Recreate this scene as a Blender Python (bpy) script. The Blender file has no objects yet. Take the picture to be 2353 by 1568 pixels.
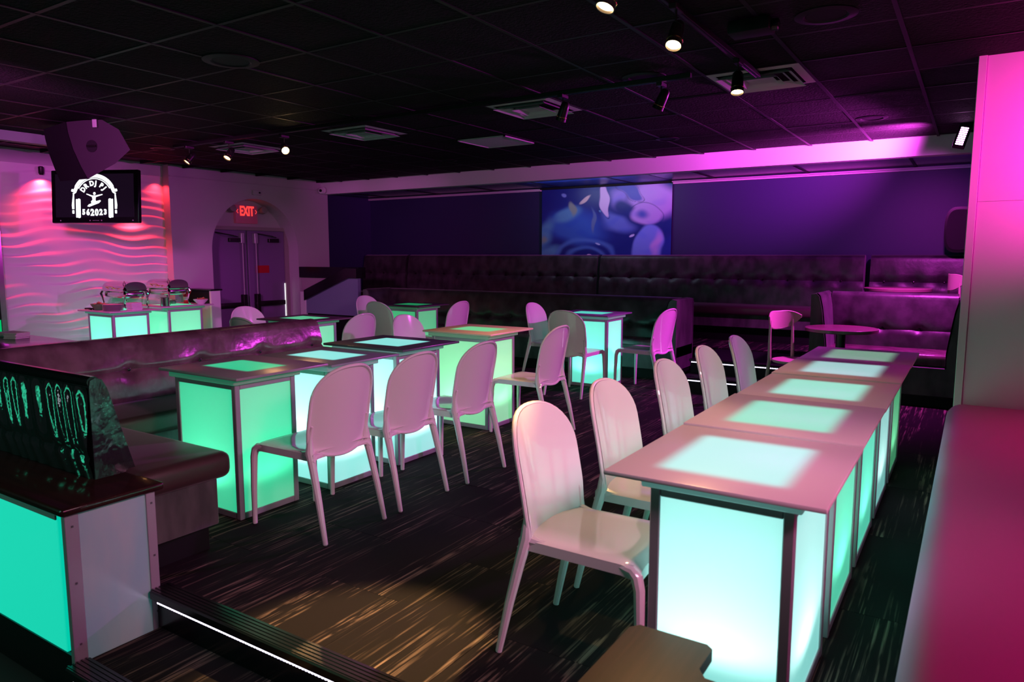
import bpy, bmesh, math, random
from mathutils import Vector, Matrix
random.seed(7)
sc = bpy.context.scene
COL = sc.collection
PI = math.pi
V = Vector

# ------------------------------------------------------------------ camera, world, exposure
EYE = 1.42
cam_d = bpy.data.cameras.new('camera'); cam = bpy.data.objects.new('camera', cam_d); COL.objects.link(cam)
cam.location = (0, 0, EYE)
cam.rotation_euler = (math.radians(90 - 6.847), 0, math.radians(32.755))
cam_d.sensor_width = 36; cam_d.lens = 1649 / 2353 * 36
cam_d.clip_start = 0.05; cam_d.clip_end = 60
cam_d.dof.use_dof = True; cam_d.dof.focus_distance = 6.0; cam_d.dof.aperture_fstop = 4.5
sc.camera = cam
sc.view_settings.view_transform = 'Standard'; sc.view_settings.look = 'None'
sc.view_settings.exposure = 0.0; sc.view_settings.gamma = 1; sc.view_settings.use_curve_mapping = False
sc.cycles.max_bounces = 6; sc.cycles.diffuse_bounces = 3; sc.cycles.glossy_bounces = 3
sc.cycles.transmission_bounces = 4; sc.cycles.sample_clamp_indirect = 3.0
sc.cycles.caustics_reflective = False; sc.cycles.caustics_refractive = False
sc.cycles.use_denoising = True
w = bpy.data.worlds.new('world'); sc.world = w; w.use_nodes = True
w.node_tree.nodes['Background'].inputs[0].default_value = (0.9, 0.7, 1.0, 1)
w.node_tree.nodes['Background'].inputs[1].default_value = 0.015

def lamp(name, kind, loc, color, power, target=None, size=0.1, angle=60, blend=0.5, parent=None):
    d = bpy.data.lights.new(name, kind); d.color = color; d.energy = power
    if kind == 'AREA':
        d.shape = 'RECTANGLE'; d.size = size if not isinstance(size, tuple) else size[0]
        d.size_y = size if not isinstance(size, tuple) else size[1]
    else:
        d.shadow_soft_size = size
    if kind == 'SPOT':
        d.spot_size = math.radians(angle); d.spot_blend = blend
    o = bpy.data.objects.new(name, d); COL.objects.link(o); o.location = loc
    if parent: o.parent = parent
    if target is not None:
        o.rotation_euler = (V(target) - V(loc)).to_track_quat('-Z', 'Y').to_euler()
    return o

MAG = (1.0, 0.06, 0.95); PINK = (1.0, 0.03, 0.42); WARM = (1.0, 0.53, 0.21)
# the magenta wall washer over the far booth, aimed down the room
lamp('magenta_washer_light', 'SPOT', (-0.30, 7.75, 2.36), MAG, 420, (-5.5, 3.6, 0.4), 0.07, 86, 0.6)
lamp('magenta_soffit_spill', 'SPOT', (-0.42, 7.68, 2.40), MAG, 1150, (-1.6, 8.7, 2.84), 0.07, 84, 1.0)
lamp('magenta_booth_spill', 'SPOT', (-0.30, 7.75, 2.33), MAG, 330, (-0.95, 7.9, 0.4), 0.07, 104, 0.9)
# pink washer standing right of the frame, aimed at the pillar and the window bench
lamp('pink_pillar_light', 'SPOT', (1.05, 4.55, 2.05), (1.0, 0.02, 0.50), 190, (0.40, 5.4, 2.08), 0.12, 84, 1.0)
lamp('pink_bench_light', 'SPOT', (1.5, 1.9, 1.9), (1.0, 0.0, 0.30), 85, (0.5, 2.0, 0.5), 0.15, 95, 0.9)
lamp('pink_bench_light', 'SPOT', (1.3, 4.3, 1.9), (1.0, 0.0, 0.30), 60, (0.7, 4.4, 0.5), 0.15, 80, 0.9)
# added unseen lamps that brighten chairs, left wall, alcove and print
lamp('rose_room_light', 'SPOT', (1.2, 1.3, 2.35), (1.0, 0.38, 0.64), 300, (-3.4, 3.4, 0.5), 0.35, 58, 0.6)
lamp('rose_chair_light', 'SPOT', (1.0, 2.2, 2.4), (1.0, 0.60, 0.66), 64, (-1.3, 3.1, 0.75), 0.25, 75, 0.8)
lamp('violet_wall_light', 'SPOT', (-5.2, 1.6, 2.5), (1.0, 0.13, 0.85), 520, (-9.5, 6.9, 1.8), 0.25, 66, 0.8)
lamp('blue_alcove_light', 'AREA', (-1.0, 8.95, 2.40), (0.30, 0.02, 1.0), 3.2, (-1.0, 9.87, 1.6), (3.4, 0.15))
lamp('magenta_bench_spill', 'SPOT', (-0.30, 7.75, 2.33), MAG, 150, (-0.9, 9.7, 1.0), 0.07, 88, 1.0)
lamp('art_fill_light', 'AREA', (-4.7, 8.95, 2.40), (0.6, 0.75, 1.0), 5, (-4.7, 9.87, 1.9), (1.6, 0.1))
lamp('green_reflection_strip', 'AREA', (-4.6, -0.9, 1.3), (0.05, 1.0, 0.55), 14, (-4.0, 1.5, 0.7), (0.35, 1.9))  # unseen strip added to give the pleated cover green reflections
lamp('white_reflection_strip', 'AREA', (-3.4, -1.1, 1.7), (0.8, 0.9, 1.0), 5, (-4.0, 1.5, 0.8), (0.10, 1.2))  # second added strip, for white streaks on the pleats

# ------------------------------------------------------------------ materials
def mat(name, base=(0.5, 0.5, 0.5), rough=0.5, metal=0.0, emit=None, estr=0.0, coat=0.0, noise=None, bump=None, sheen=0.0, spec=None, trans=0.0):
    m = bpy.data.materials.new(name); m.use_nodes = True
    nt = m.node_tree; b = nt.nodes['Principled BSDF']
    b.inputs['Base Color'].default_value = (*base, 1); b.inputs['Roughness'].default_value = rough
    b.inputs['Metallic'].default_value = metal
    if spec is not None: b.inputs['Specular IOR Level'].default_value = spec
    if coat: b.inputs['Coat Weight'].default_value = coat; b.inputs['Coat Roughness'].default_value = 0.05
    if sheen: b.inputs['Sheen Weight'].default_value = sheen; b.inputs['Sheen Roughness'].default_value = 0.4
    if trans: b.inputs['Transmission Weight'].default_value = trans
    if emit: b.inputs['Emission Color'].default_value = (*emit, 1); b.inputs['Emission Strength'].default_value = estr
    if noise or bump: tc = nt.nodes.new('ShaderNodeTexCoord')
    if noise:   # (scale vector, col2, detail)
        mp = nt.nodes.new('ShaderNodeMapping'); mp.inputs['Scale'].default_value = noise[0]
        n = nt.nodes.new('ShaderNodeTexNoise'); n.inputs['Scale'].default_value = 1; n.inputs['Detail'].default_value = noise[2] if len(noise) > 2 else 3
        r = nt.nodes.new('ShaderNodeValToRGB'); r.color_ramp.elements[0].position = 0.38; r.color_ramp.elements[1].position = 0.66
        r.color_ramp.elements[0].color = (*base, 1); r.color_ramp.elements[1].color = (*noise[1], 1)
        nt.links.new(tc.outputs['Object'], mp.inputs[0]); nt.links.new(mp.outputs[0], n.inputs['Vector'])
        nt.links.new(n.outputs['Fac'], r.inputs[0]); nt.links.new(r.outputs[0], b.inputs['Base Color'])
    if bump:    # (scale, strength, distance)
        n2 = nt.nodes.new('ShaderNodeTexNoise'); n2.inputs['Scale'].default_value = bump[0]; n2.inputs['Detail'].default_value = 3
        bp = nt.nodes.new('ShaderNodeBump'); bp.inputs['Strength'].default_value = bump[1]; bp.inputs['Distance'].default_value = bump[2]
        nt.links.new(tc.outputs['Object'], n2.inputs['Vector']); nt.links.new(n2.outputs['Fac'], bp.inputs['Height']); nt.links.new(bp.outputs[0], b.inputs['Normal'])
    return m

def mat_emit(name, col, s):
    m = bpy.data.materials.new(name); m.use_nodes = True; nt = m.node_tree; nt.nodes.clear()
    o = nt.nodes.new('ShaderNodeOutputMaterial'); e = nt.nodes.new('ShaderNodeEmission')
    e.inputs[0].default_value = (*col, 1); e.inputs[1].default_value = s; nt.links.new(e.outputs[0], o.inputs[0])
    return m

def mat_panel(name, glow, s, thru=1.0, body=(0.75, 0.78, 0.76)):
    """frosted acrylic: lets the lamp inside through, plus the even glow of the white box behind it"""
    m = bpy.data.materials.new(name); m.use_nodes = True; nt = m.node_tree; nt.nodes.clear()
    o = nt.nodes.new('ShaderNodeOutputMaterial')
    tr = nt.nodes.new('ShaderNodeBsdfTranslucent'); tr.inputs[0].default_value = (*[thru * c for c in (0.8, 0.8, 0.8)], 1)
    df = nt.nodes.new('ShaderNodeBsdfDiffuse'); df.inputs[0].default_value = (*body, 1)
    gl = nt.nodes.new('ShaderNodeBsdfGlossy'); gl.inputs['Roughness'].default_value = 0.12
    em = nt.nodes.new('ShaderNodeEmission'); em.inputs[0].default_value = (*glow, 1); em.inputs[1].default_value = s
    fr = nt.nodes.new('ShaderNodeFresnel'); fr.inputs[0].default_value = 1.45
    m1 = nt.nodes.new('ShaderNodeMixShader'); m1.inputs[0].default_value = 0.35
    m2 = nt.nodes.new('ShaderNodeMixShader'); ad = nt.nodes.new('ShaderNodeAddShader')
    L = nt.links.new
    L(tr.outputs[0], m1.inputs[1]); L(df.outputs[0], m1.inputs[2]); L(fr.outputs[0], m2.inputs[0]); L(m1.outputs[0], m2.inputs[1]); L(gl.outputs[0], m2.inputs[2])
    L(m2.outputs[0], ad.inputs[0]); L(em.outputs[0], ad.inputs[1]); L(ad.outputs[0], o.inputs[0])
    return m

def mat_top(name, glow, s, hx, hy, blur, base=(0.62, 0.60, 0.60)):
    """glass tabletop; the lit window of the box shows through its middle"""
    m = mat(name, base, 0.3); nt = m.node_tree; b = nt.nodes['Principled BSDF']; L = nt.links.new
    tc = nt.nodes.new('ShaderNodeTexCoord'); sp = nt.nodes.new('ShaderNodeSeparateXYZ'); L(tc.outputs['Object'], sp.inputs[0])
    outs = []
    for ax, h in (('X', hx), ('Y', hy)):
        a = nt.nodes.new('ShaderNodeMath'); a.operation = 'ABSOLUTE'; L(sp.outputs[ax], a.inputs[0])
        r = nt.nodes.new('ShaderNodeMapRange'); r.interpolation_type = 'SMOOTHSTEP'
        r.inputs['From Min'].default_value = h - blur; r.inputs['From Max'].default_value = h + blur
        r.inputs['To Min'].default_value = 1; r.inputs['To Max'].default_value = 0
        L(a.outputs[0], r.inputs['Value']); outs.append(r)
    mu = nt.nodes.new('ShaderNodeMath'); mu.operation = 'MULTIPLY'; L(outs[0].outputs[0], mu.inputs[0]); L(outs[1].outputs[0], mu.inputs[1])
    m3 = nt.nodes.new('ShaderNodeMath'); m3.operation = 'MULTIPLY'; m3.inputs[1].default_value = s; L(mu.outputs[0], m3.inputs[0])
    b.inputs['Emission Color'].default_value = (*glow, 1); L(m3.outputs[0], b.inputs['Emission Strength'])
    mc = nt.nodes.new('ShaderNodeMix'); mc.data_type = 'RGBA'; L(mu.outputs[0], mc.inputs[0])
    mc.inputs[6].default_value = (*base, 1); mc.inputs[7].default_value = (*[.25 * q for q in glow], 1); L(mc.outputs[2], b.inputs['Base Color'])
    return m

M = {}
M['plastic'] = mat('white_plastic', (0.76, 0.74, 0.73), 0.10, coat=0.4)
M['rubber'] = mat('clear_foot', (0.4, 0.45, 0.42), 0.3)
M['alu'] = mat('brushed_aluminium', (0.46, 0.46, 0.48), 0.38, 0.45)
M['alud'] = mat('dark_aluminium', (0.16, 0.16, 0.17), 0.4, 0.7)
M['frost'] = mat('frosted_acrylic', (0.55, 0.58, 0.57), 0.25)
M['blackwood'] = mat('black_lacquered_wood', (0.022, 0.010, 0.009), 0.16, noise=((3, 40, 8), (0.032, 0.014, 0.011), 4), coat=0.3)
M['brownwood'] = mat('dark_stained_wood', (0.014, 0.005, 0.004), 0.35, noise=((60, 3, 8), (0.030, 0.011, 0.008), 4))
M['black'] = mat('black_paint', (0.006, 0.006, 0.007), 0.6, spec=0.2)
M['blackgloss'] = mat('black_gloss', (0.006, 0.006, 0.007), 0.2)
M['blackmetal'] = mat('black_metal', (0.02, 0.018, 0.018), 0.35, 0.6)
M['leather'] = mat('dark_velvet_leather', (0.017, 0.016, 0.016), 0.40, noise=((7, 7, 5), (0.052, 0.048, 0.050), 4), sheen=0.3, bump=(14, 0.12, 0.02))
M['vinyl'] = mat('shiny_plum_vinyl', (0.10, 0.050, 0.065), 0.22, noise=((9, 9, 6), (0.19, 0.10, 0.13), 4), bump=(9, 0.25, 0.02))
M['pleat'] = mat('wet_look_pleated_vinyl', (0.020, 0.022, 0.024), 0.07, bump=(11, 0.25, 0.03), coat=0.5)
M['seat'] = mat('smooth_brown_leather', (0.050, 0.026, 0.027), 0.42, sheen=0.2)
M['greyupholstery'] = mat('grey_crushed_velvet', (0.045, 0.042, 0.044), 0.6, noise=((9, 9, 3), (0.105, 0.098, 0.10), 4), sheen=0.3)
M['benchpink'] = mat('rose_vinyl_seat', (0.46, 0.12, 0.30), 0.5, spec=0.3)
M['white'] = mat('white_wall_paint', (0.72, 0.70, 0.72), 0.6)
M['wallp'] = mat('painted_plaster', (0.55, 0.50, 0.55), 0.7, bump=(60, 0.05, 0.01))
M['wave'] = mat('carved_wave_panel', (0.78, 0.74, 0.76), 0.55)
M['navy'] = mat('navy_wall_paint', (0.018, 0.016, 0.07), 0.55)
M['door'] = mat('grey_door_paint', (0.22, 0.14, 0.30), 0.45)
M['jamb'] = mat('grey_jamb_paint', (0.35, 0.30, 0.30), 0.6)
M['ceil'] = mat('black_ceiling_tile', (0.010, 0.0095, 0.0095), 0.75, bump=(55, 0.9, 0.02), spec=0.08)
M['grid'] = mat('black_ceiling_grid', (0.009, 0.008, 0.009), 0.5, spec=0.2)
M['vent'] = mat('white_vent_metal', (0.42, 0.42, 0.42), 0.5)
M['chrome'] = mat('polished_steel', (0.72, 0.70, 0.68), 0.12, 1.0)
M['gold'] = mat('brass_trim', (0.75, 0.5, 0.2), 0.2, 1.0)
M['plate'] = mat('white_paper', (0.8, 0.77, 0.77), 0.6)
M['chips'] = mat('tortilla_chips', (0.55, 0.32, 0.12), 0.8)
M['greenbowl'] = mat('green_bowl', (0.10, 0.35, 0.10), 0.4)
M['red'] = mat('red_plastic', (0.45, 0.02, 0.02), 0.35)
M['redsign'] = mat('red_notice', (0.50, 0.01, 0.02), 0.5)
M['gloss_ceiling'] = mat('alcove_ceiling_panel', (0.10, 0.11, 0.12), 0.22)
M['carpetbase'] = mat('carpet_underlay', (0.010, 0.009, 0.009), 0.95)
M['bulb'] = mat_emit('halogen_glow', (1.0, 0.62, 0.28), 30)
M['bulbdim'] = mat_emit('halogen_glow_dim', (1.0, 0.45, 0.15), 9)
M['led'] = mat_emit('white_led', (0.80, 0.72, 1.0), 5)
M['ledmag'] = mat_emit('magenta_led', (1.0, 0.35, 1.0), 9)
M['exit'] = mat_emit('red_exit_letters', (1.0, 0.05, 0.05), 1.3)
M['exitbox'] = mat('exit_sign_box', (0.35, 0.20, 0.25), 0.4, emit=(0.6, 0.02, 0.12), estr=0.10)
M['screen'] = mat('tv_screen', (0.004, 0.004, 0.006), 0.06, emit=(0.08, 0.03, 0.10), estr=0.10)
M['logo'] = mat_emit('tv_white', (0.93, 0.97, 1.0), 1.6)
M['cable'] = mat('pale_cable', (0.45, 0.38, 0.45), 0.6)

# carpet planks: dark ground with broken tan streaks running along the plank
def carpet():
    m = mat('streaked_carpet', (0.012, 0.011, 0.011), 0.95, spec=0.1); nt = m.node_tree; b = nt.nodes['Principled BSDF']; L = nt.links.new
    tc = nt.nodes.new('ShaderNodeTexCoord'); oi = nt.nodes.new('ShaderNodeObjectInfo')
    ad = nt.nodes.new('ShaderNodeVectorMath'); ad.operation = 'ADD'
    sc3 = nt.nodes.new('ShaderNodeVectorMath'); sc3.operation = 'SCALE'; sc3.inputs['Scale'].default_value = 37
    cb = nt.nodes.new('ShaderNodeCombineXYZ'); L(oi.outputs['Random'], cb.inputs[0]); L(oi.outputs['Random'], cb.inputs[1]); L(cb.outputs[0], sc3.inputs[0])
    L(tc.outputs['Object'], ad.inputs[0]); L(sc3.outputs[0], ad.inputs[1])
    facs = []
    for s, lo, hi in (((80, 1.0, 1), 0.50, 0.62), ((8, 0.6, 1), 0.44, 0.60), ((50, 5, 1), 0.40, 0.58)):
        mp = nt.nodes.new('ShaderNodeMapping'); mp.inputs['Scale'].default_value = s
        n = nt.nodes.new('ShaderNodeTexNoise'); n.inputs['Scale'].default_value = 1; n.inputs['Detail'].default_value = 2
        r = nt.nodes.new('ShaderNodeMapRange'); r.inputs['From Min'].default_value = lo; r.inputs['From Max'].default_value = hi
        L(ad.outputs[0], mp.inputs[0]); L(mp.outputs[0], n.inputs['Vector']); L(n.outputs['Fac'], r.inputs['Value']); facs.append(r)
    a = nt.nodes.new('ShaderNodeMath'); a.operation = 'MULTIPLY'; L(facs[0].outputs[0], a.inputs[0]); L(facs[1].outputs[0], a.inputs[1])
    c = nt.nodes.new('ShaderNodeMath'); c.operation = 'MULTIPLY'; L(a.outputs[0], c.inputs[0]); L(facs[2].outputs[0], c.inputs[1])
    mx = nt.nodes.new('ShaderNodeMix'); mx.data_type = 'RGBA'; mx.inputs[6].default_value = (0.010, 0.0095, 0.0095, 1); mx.inputs[7].default_value = (0.19, 0.15, 0.11, 1)
    L(c.outputs[0], mx.inputs[0]); L(mx.outputs[2], b.inputs['Base Color'])
    return m
M['carpet'] = carpet()

# ------------------------------------------------------------------ mesh builder
class MB:
    def __init__(s): s.v = []; s.f = []
    def add(s, vs, fs):
        k = len(s.v); s.v += [tuple(p) for p in vs]; s.f += [tuple(i + k for i in q) for q in fs]; return s
    def box(s, x0, x1, y0, y1, z0, z1):
        return s.add([(x0, y0, z0), (x1, y0, z0), (x1, y1, z0), (x0, y1, z0), (x0, y0, z1), (x1, y0, z1), (x1, y1, z1), (x0, y1, z1)],
                     [(3, 2, 1, 0), (4, 5, 6, 7), (0, 1, 5, 4), (1, 2, 6, 5), (2, 3, 7, 6), (3, 0, 4, 7)])
    def rbox(s, x0, x1, y0, y1, z0, z1, w=0.01, seg=2):
        t = bmesh.new(); bmesh.ops.create_cube(t, size=1)
        for v in t.verts: v.co = V(((x0 + x1) / 2 + v.co.x * (x1 - x0), (y0 + y1) / 2 + v.co.y * (y1 - y0), (z0 + z1) / 2 + v.co.z * (z1 - z0)))
        bmesh.ops.bevel(t, geom=t.edges[:], offset=w, segments=seg, affect='EDGES', profile=0.5)
        t.verts.index_update(); s.add([v.co[:] for v in t.verts], [[v.index for v in f.verts] for f in t.faces]); t.free(); return s
    def prism(s, pts, fn, a, b):
        n = len(pts); vs = [fn(p, a) for p in pts] + [fn(p, b) for p in pts]
        fs = [tuple(range(n - 1, -1, -1)), tuple(range(n, 2 * n))] + [(i, (i + 1) % n, n + (i + 1) % n, n + i) for i in range(n)]
        return s.add(vs, fs)
    def tube(s, path, rad, n=10, caps=True, sq=None):
        path = [V(p) for p in path]; vs = []
        if not hasattr(rad, '__len__'): rad = [rad] * len(path)
        prev = None
        for i, p in enumerate(path):
            d = (path[min(i + 1, len(path) - 1)] - path[max(i - 1, 0)]).normalized()
            if prev is None:
                up = V((0, 0, 1)) if abs(d.z) < 0.9 else V((0, 1, 0)); u = d.cross(up).normalized()
            else: u = (prev - d * prev.dot(d)).normalized()
            prev = u; w_ = d.cross(u)
            for k in range(n):
                a = 2 * PI * k / n + (PI / n if sq else 0); vs.append(p + (u * math.cos(a) + w_ * math.sin(a)) * rad[i])
        fs = [(i * n + k, i * n + (k + 1) % n, (i + 1) * n + (k + 1) % n, (i + 1) * n + k) for i in range(len(path) - 1) for k in range(n)]
        if caps: fs += [tuple(range(n - 1, -1, -1)), tuple((len(path) - 1) * n + k for k in range(n))]
        return s.add(vs, fs)
    def lathe(s, prof, c=(0, 0, 0), n=24, fn=None):
        c = V(c); vs = []
        for r, z in prof:
            for k in range(n):
                a = 2 * PI * k / n; vs.append(c + V((r * math.cos(a), r * math.sin(a), z)))
        fs = [(i * n + k, i * n + (k + 1) % n, (i + 1) * n + (k + 1) % n, (i + 1) * n + k) for i in range(len(prof) - 1) for k in range(n)]
        fs += [tuple(range(n - 1, -1, -1)), tuple((len(prof) - 1) * n + k for k in range(n))]
        return s.add(vs, fs)
    def grid(s, fn, nu, nv, closed=False):
        vs = [fn(i / nu, j / nv) for j in range(nv + 1) for i in range(nu + 1)]
        return s.add(vs, [(j * (nu + 1) + i, j * (nu + 1) + i + 1, (j + 1) * (nu + 1) + i + 1, (j + 1) * (nu + 1) + i) for j in range(nv) for i in range(nu)])
    def xf(s, m):
        s.v = [tuple(m @ V(p)) for p in s.v]; return s
    def mesh(s, name, m, smooth=True, fix=True):
        me = bpy.data.meshes.new(name); me.from_pydata(s.v, [], s.f); me.materials.append(m)
        if fix:
            t = bmesh.new(); t.from_mesh(me); bmesh.ops.recalc_face_normals(t, faces=t.faces[:]); t.to_mesh(me); t.free()
        if smooth:
            me.shade_smooth(); me.set_sharp_from_angle(angle=math.radians(35))
        return me
    def build(s, name, m, parent=None, smooth=True, fix=True, label=None):
        o = bpy.data.objects.new(name, s.mesh(name, m, smooth, fix)); COL.objects.link(o)
        if parent: o.parent = parent
        if label: o['label'] = label
        return o

def tag(o, label, cat, group=None, kind=None):
    o['label'] = label; o['category'] = cat
    if group: o['group'] = group
    if kind: o['kind'] = kind
    return o
def thing(name, label, cat, loc=(0, 0, 0), rz=0.0, group=None):
    o = bpy.data.objects.new(name, None); COL.objects.link(o); o.empty_display_size = 0.1
    o.location = loc; o.rotation_euler = (0, 0, rz); return tag(o, label, cat, group)
def struct(o): o['kind'] = 'structure'; return o
def dup(root, loc, rz, label, group=None):
    r = root.copy(); COL.objects.link(r); r.location = loc; r.rotation_euler = (0, 0, rz); r['label'] = label
    if group: r['group'] = group
    for ch in list(root.children):
        c = ch.copy(); COL.objects.link(c); c.parent = r
        for g in list(ch.children):
            d = g.copy(); COL.objects.link(d); d.parent = c
    return r

# ------------------------------------------------------------------ the room shell
ZC = 2.64; XL = -9.45; YS = 8.69; YB = 9.87
fl = struct(MB().box(-10.2, 2.6, 1.65, 10.0, -0.34, -0.012).build('floor', M['carpetbase']))
fl2 = struct(MB().box(-10.2, 3.2, -1.6, 1.65, -0.46, -0.34).build('floor_lower', M['carpetbase']))
pw, pl = 0.46, 0.92
pm = MB().box(-pw / 2 + .001, pw / 2 - .001, -pl / 2 + .001, pl / 2 - .001, -0.012, 0.0).mesh('carpet_plank', M['carpet'], False)
def plank(parent, x, y, z, r90=False):
    o = bpy.data.objects.new('carpet_plank', pm); COL.objects.link(o); o.parent = parent; o.location = (x, y, z); return o
nx = 0
x = 2.0
while x > -9.0:
    y = 1.65 + pl / 2 + (-0.46 if nx % 2 else 0)
    while y < 8.6:
        if y - pl / 2 >= 1.64: plank(fl, x, y, random.uniform(-.001, .0005))
        elif nx % 2:   # half plank at the nosing
            o = plank(fl, x, 1.65 + .23, 0); o.scale = (1, .5, 1)
        y += pl
    x -= pw; nx += 1

# ceiling: tiles and T-bars
ce = struct(MB().box(-9.6, 3.2, -1.6, YS, ZC + .03, ZC + .08).build('ceiling', M['black']))
TP = 0.61
tm = MB().rbox(-TP / 2 + .006, TP / 2 - .006, -TP / 2 + .006, TP / 2 - .006, ZC - .012, ZC + .02, .008, 1).mesh('ceiling_tile', M['ceil'], False)
bars = MB()
x0g, y0g = -1.02, 4.935
skip = []
VENTS = [(-1.325, 5.24), (-3.155, 5.24), (-5.175, 5.35), (-7.03, 5.39)]
kx = -14
while kx <= 6:
    X = x0g + TP * (kx + .5)
    ky = -6
    while ky <= 6:
        Y = y0g + TP * (ky + .5)
        ky += 1
        if X < XL + .2 or X > 2.7 or Y > YS - .15 or Y < 1.5: continue
        if X > 0.9 and Y < 3.0: continue
        o = bpy.data.objects.new('ceiling_tile', tm); COL.objects.link(o); o.parent = ce; o.location = (X, Y, random.uniform(-.004, .003))
    bars.box(x0g + TP * kx - .012, x0g + TP * kx + .012, -1.5, YS, ZC - .016, ZC + .03) if XL < x0g + TP * kx < 2.9 else None
    kx += 1
for ky in range(-10, 7):
    Y = y0g + TP * ky
    bars.box(XL, 2.9, Y - .012, Y + .012, ZC - .014, ZC + .03)
bars.build('grid_bar', M['grid'], ce, False)

# soffit beam in front of the alcove, alcove ceiling and walls
struct(MB().box(XL, 2.6, YS, YS + .14, 2.44, ZC + .05).build('trim_1', M['white'], smooth=False))
ac = struct(MB().box(XL, 2.6, YS + .14, YB, 2.455, 2.50).build('ceiling_alcove', M['gloss_ceiling'], smooth=False))
g = MB()
for k in range(12):
    X = -9.1 + k * 1.19 + .1; g.box(X - .014, X + .014, YS + .14, YB, 2.447, 2.456)
g.build('grid_bar', M['grid'], ac, False)
struct(MB().box(XL - .1, 2.6, YB, YB + .12, -0.3, 2.6).build('wall_back', M['navy'], smooth=False))
struct(MB().box(XL - .2, XL + .0, YS + .14, YB, -0.3, 2.6).build('wall_alcove_left', M['navy'], smooth=False))
struct(MB().box(2.6, 2.75, -1.6, YB, -0.4, 2.75).build('wall_right', M['wallp'], smooth=False))
t = MB(); t.box(XL, -5.79, YB - .05, YB - .005, 2.405, 2.44); t.box(-3.64, 2.5, YB - .05, YB - .005, 2.405, 2.44)
t.tube([(-3.64, YB - .09, 2.435), (-1.5, YB - .10, 2.43), (1.5, YB - .09, 2.43)], .009, 6)
struct(t.build('trim_2', M['cable']))
struct(MB().box(-5.79, -3.64, YB - .06, YB - .02, 2.425, 2.45).build('trim_3', M['black'], smooth=False))

# left wall with the arched door recess
DY, DR, DZ, XR = 7.35, 0.80, 1.48, -9.75
wl = MB()
def wq(y0, z0a, z0b, y1, z1a, z1b, X=XL):   # vertical strip between y0 and y1, bottom a / top b
    wl.add([(X, y0, z0a), (X, y1, z1a), (X, y1, z1b), (X, y0, z0b)], [(0, 1, 2, 3)])
wq(5.93, -.34, 2.66, DY - DR, -.34, 2.66); wq(DY + DR, -.34, 2.66, YS + .14, -.34, 2.66)
NA = 40
ar = [(DY - DR * math.cos(PI * k / NA), DZ + DR * math.sin(PI * k / NA)) for k in range(NA + 1)]
for (ya, za), (yb, zb) in zip(ar, ar[1:]): wq(ya, za, 2.66, yb, zb, 2.66)
ou = [(DY - DR, -.34)] + ar + [(DY + DR, -.34)]
for (ya, za), (yb, zb) in zip(ou, ou[1:]):
    wl.add([(XL, ya, za), (XL, yb, zb), (XR, yb, zb), (XR, ya, za)], [(0, 1, 2, 3)])
wl.add([(XR, DY - DR, 1.83), (XR, DY + DR, 1.83), (XR, DY + DR, 2.3), (XR, DY - DR, 2.3)], [(0, 1, 2, 3)])  # lunette behind arch
wl.add([(-9.62, 5.93, -.34), (XL, 5.93, -.34), (XL, 5.93, 2.66), (-9.62, 5.93, 2.66)], [(0, 1, 2, 3)])
wl.add([(XL, YS + .14, -.34), (XL - .2, YS + .14, -.34), (XL - .2, YS + .14, 2.66), (XL, YS + .14, 2.66)], [(0, 1, 2, 3)])
wlo = struct(wl.build('wall_left', M['wallp'], smooth=True, fix=False))
MB().rbox(XL, XL + .02, 5.93, YS, 2.50, 2.515, .004, 1).build('ledge', M['wallp'], wlo)
# carved wave panel wall
def wave(y, z):
    p = 0.9 * math.sin(2.1 * y + 0.8) + 0.55 * math.sin(5.3 * y + 3.1 * z) + 0.35 * math.sin(8.7 * y - 2.0 * z + 1.7)
    q = 0.5 * math.sin(1.3 * y - 4.0 * z) + 0.35 * math.sin(3.3 * y + 9 * z)
    t = (z * 52 + p * 2.0 + q * 2.2) / (2 * PI); f = t - math.floor(t)
    s = f / 0.7 if f < 0.7 else (1 - f) / 0.3
    a = 0.55 + 0.45 * math.sin(3.9 * y + 6.3 * z + 2.0 * math.sin(2.2 * z + y))
    return 0.022 * (s * s * (3 - 2 * s)) * a
Y0, Y1, Z0, Z1 = 3.86, 5.93, 0.30, 2.50
wv = struct(MB().grid(lambda u, v: (-9.61 + wave(Y0 + (Y1 - Y0) * u, Z0 + (Z1 - Z0) * v), Y0 + (Y1 - Y0) * u, Z0 + (Z1 - Z0) * v), 170, 420).build('wall_wave', M['wave'], fix=False))
MB().box(-9.66, -9.59, 3.86, 5.93, 2.50, 2.66).build('header', M['wallp'], wv, False)
MB().box(-9.66, -9.60, 3.86, 5.93, -.34, 0.30).build('base', M['wallp'], wv, False)
struct(MB().box(-9.75, -9.62, -1.6, 3.84, -.34, 2.66).build('wall_left_front', M['black'], smooth=False))
tag(MB().rbox(-9.62, -9.52, 3.79, 3.86, .3, 2.2, .006, 1).build('edge_post', M['chrome']), 'thin chrome post at the left end of the wavy wall', 'post')
tag(MB().rbox(-9.60, -9.55, 3.4, 3.785, .42, .66, .005, 1).build('wall_light', mat_emit('green_light_panel', (0.0, 0.85, 0.25), .8)), 'small green light panel left of the chrome post', 'light panel')
# beam drop at the upper left
struct(MB().box(-8.15, -8.05, -1.5, 3.95, 2.535, 2.63).build('trim_4', mat('sage_beam_paint', (.16, .24, .20), .6), smooth=False))

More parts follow.
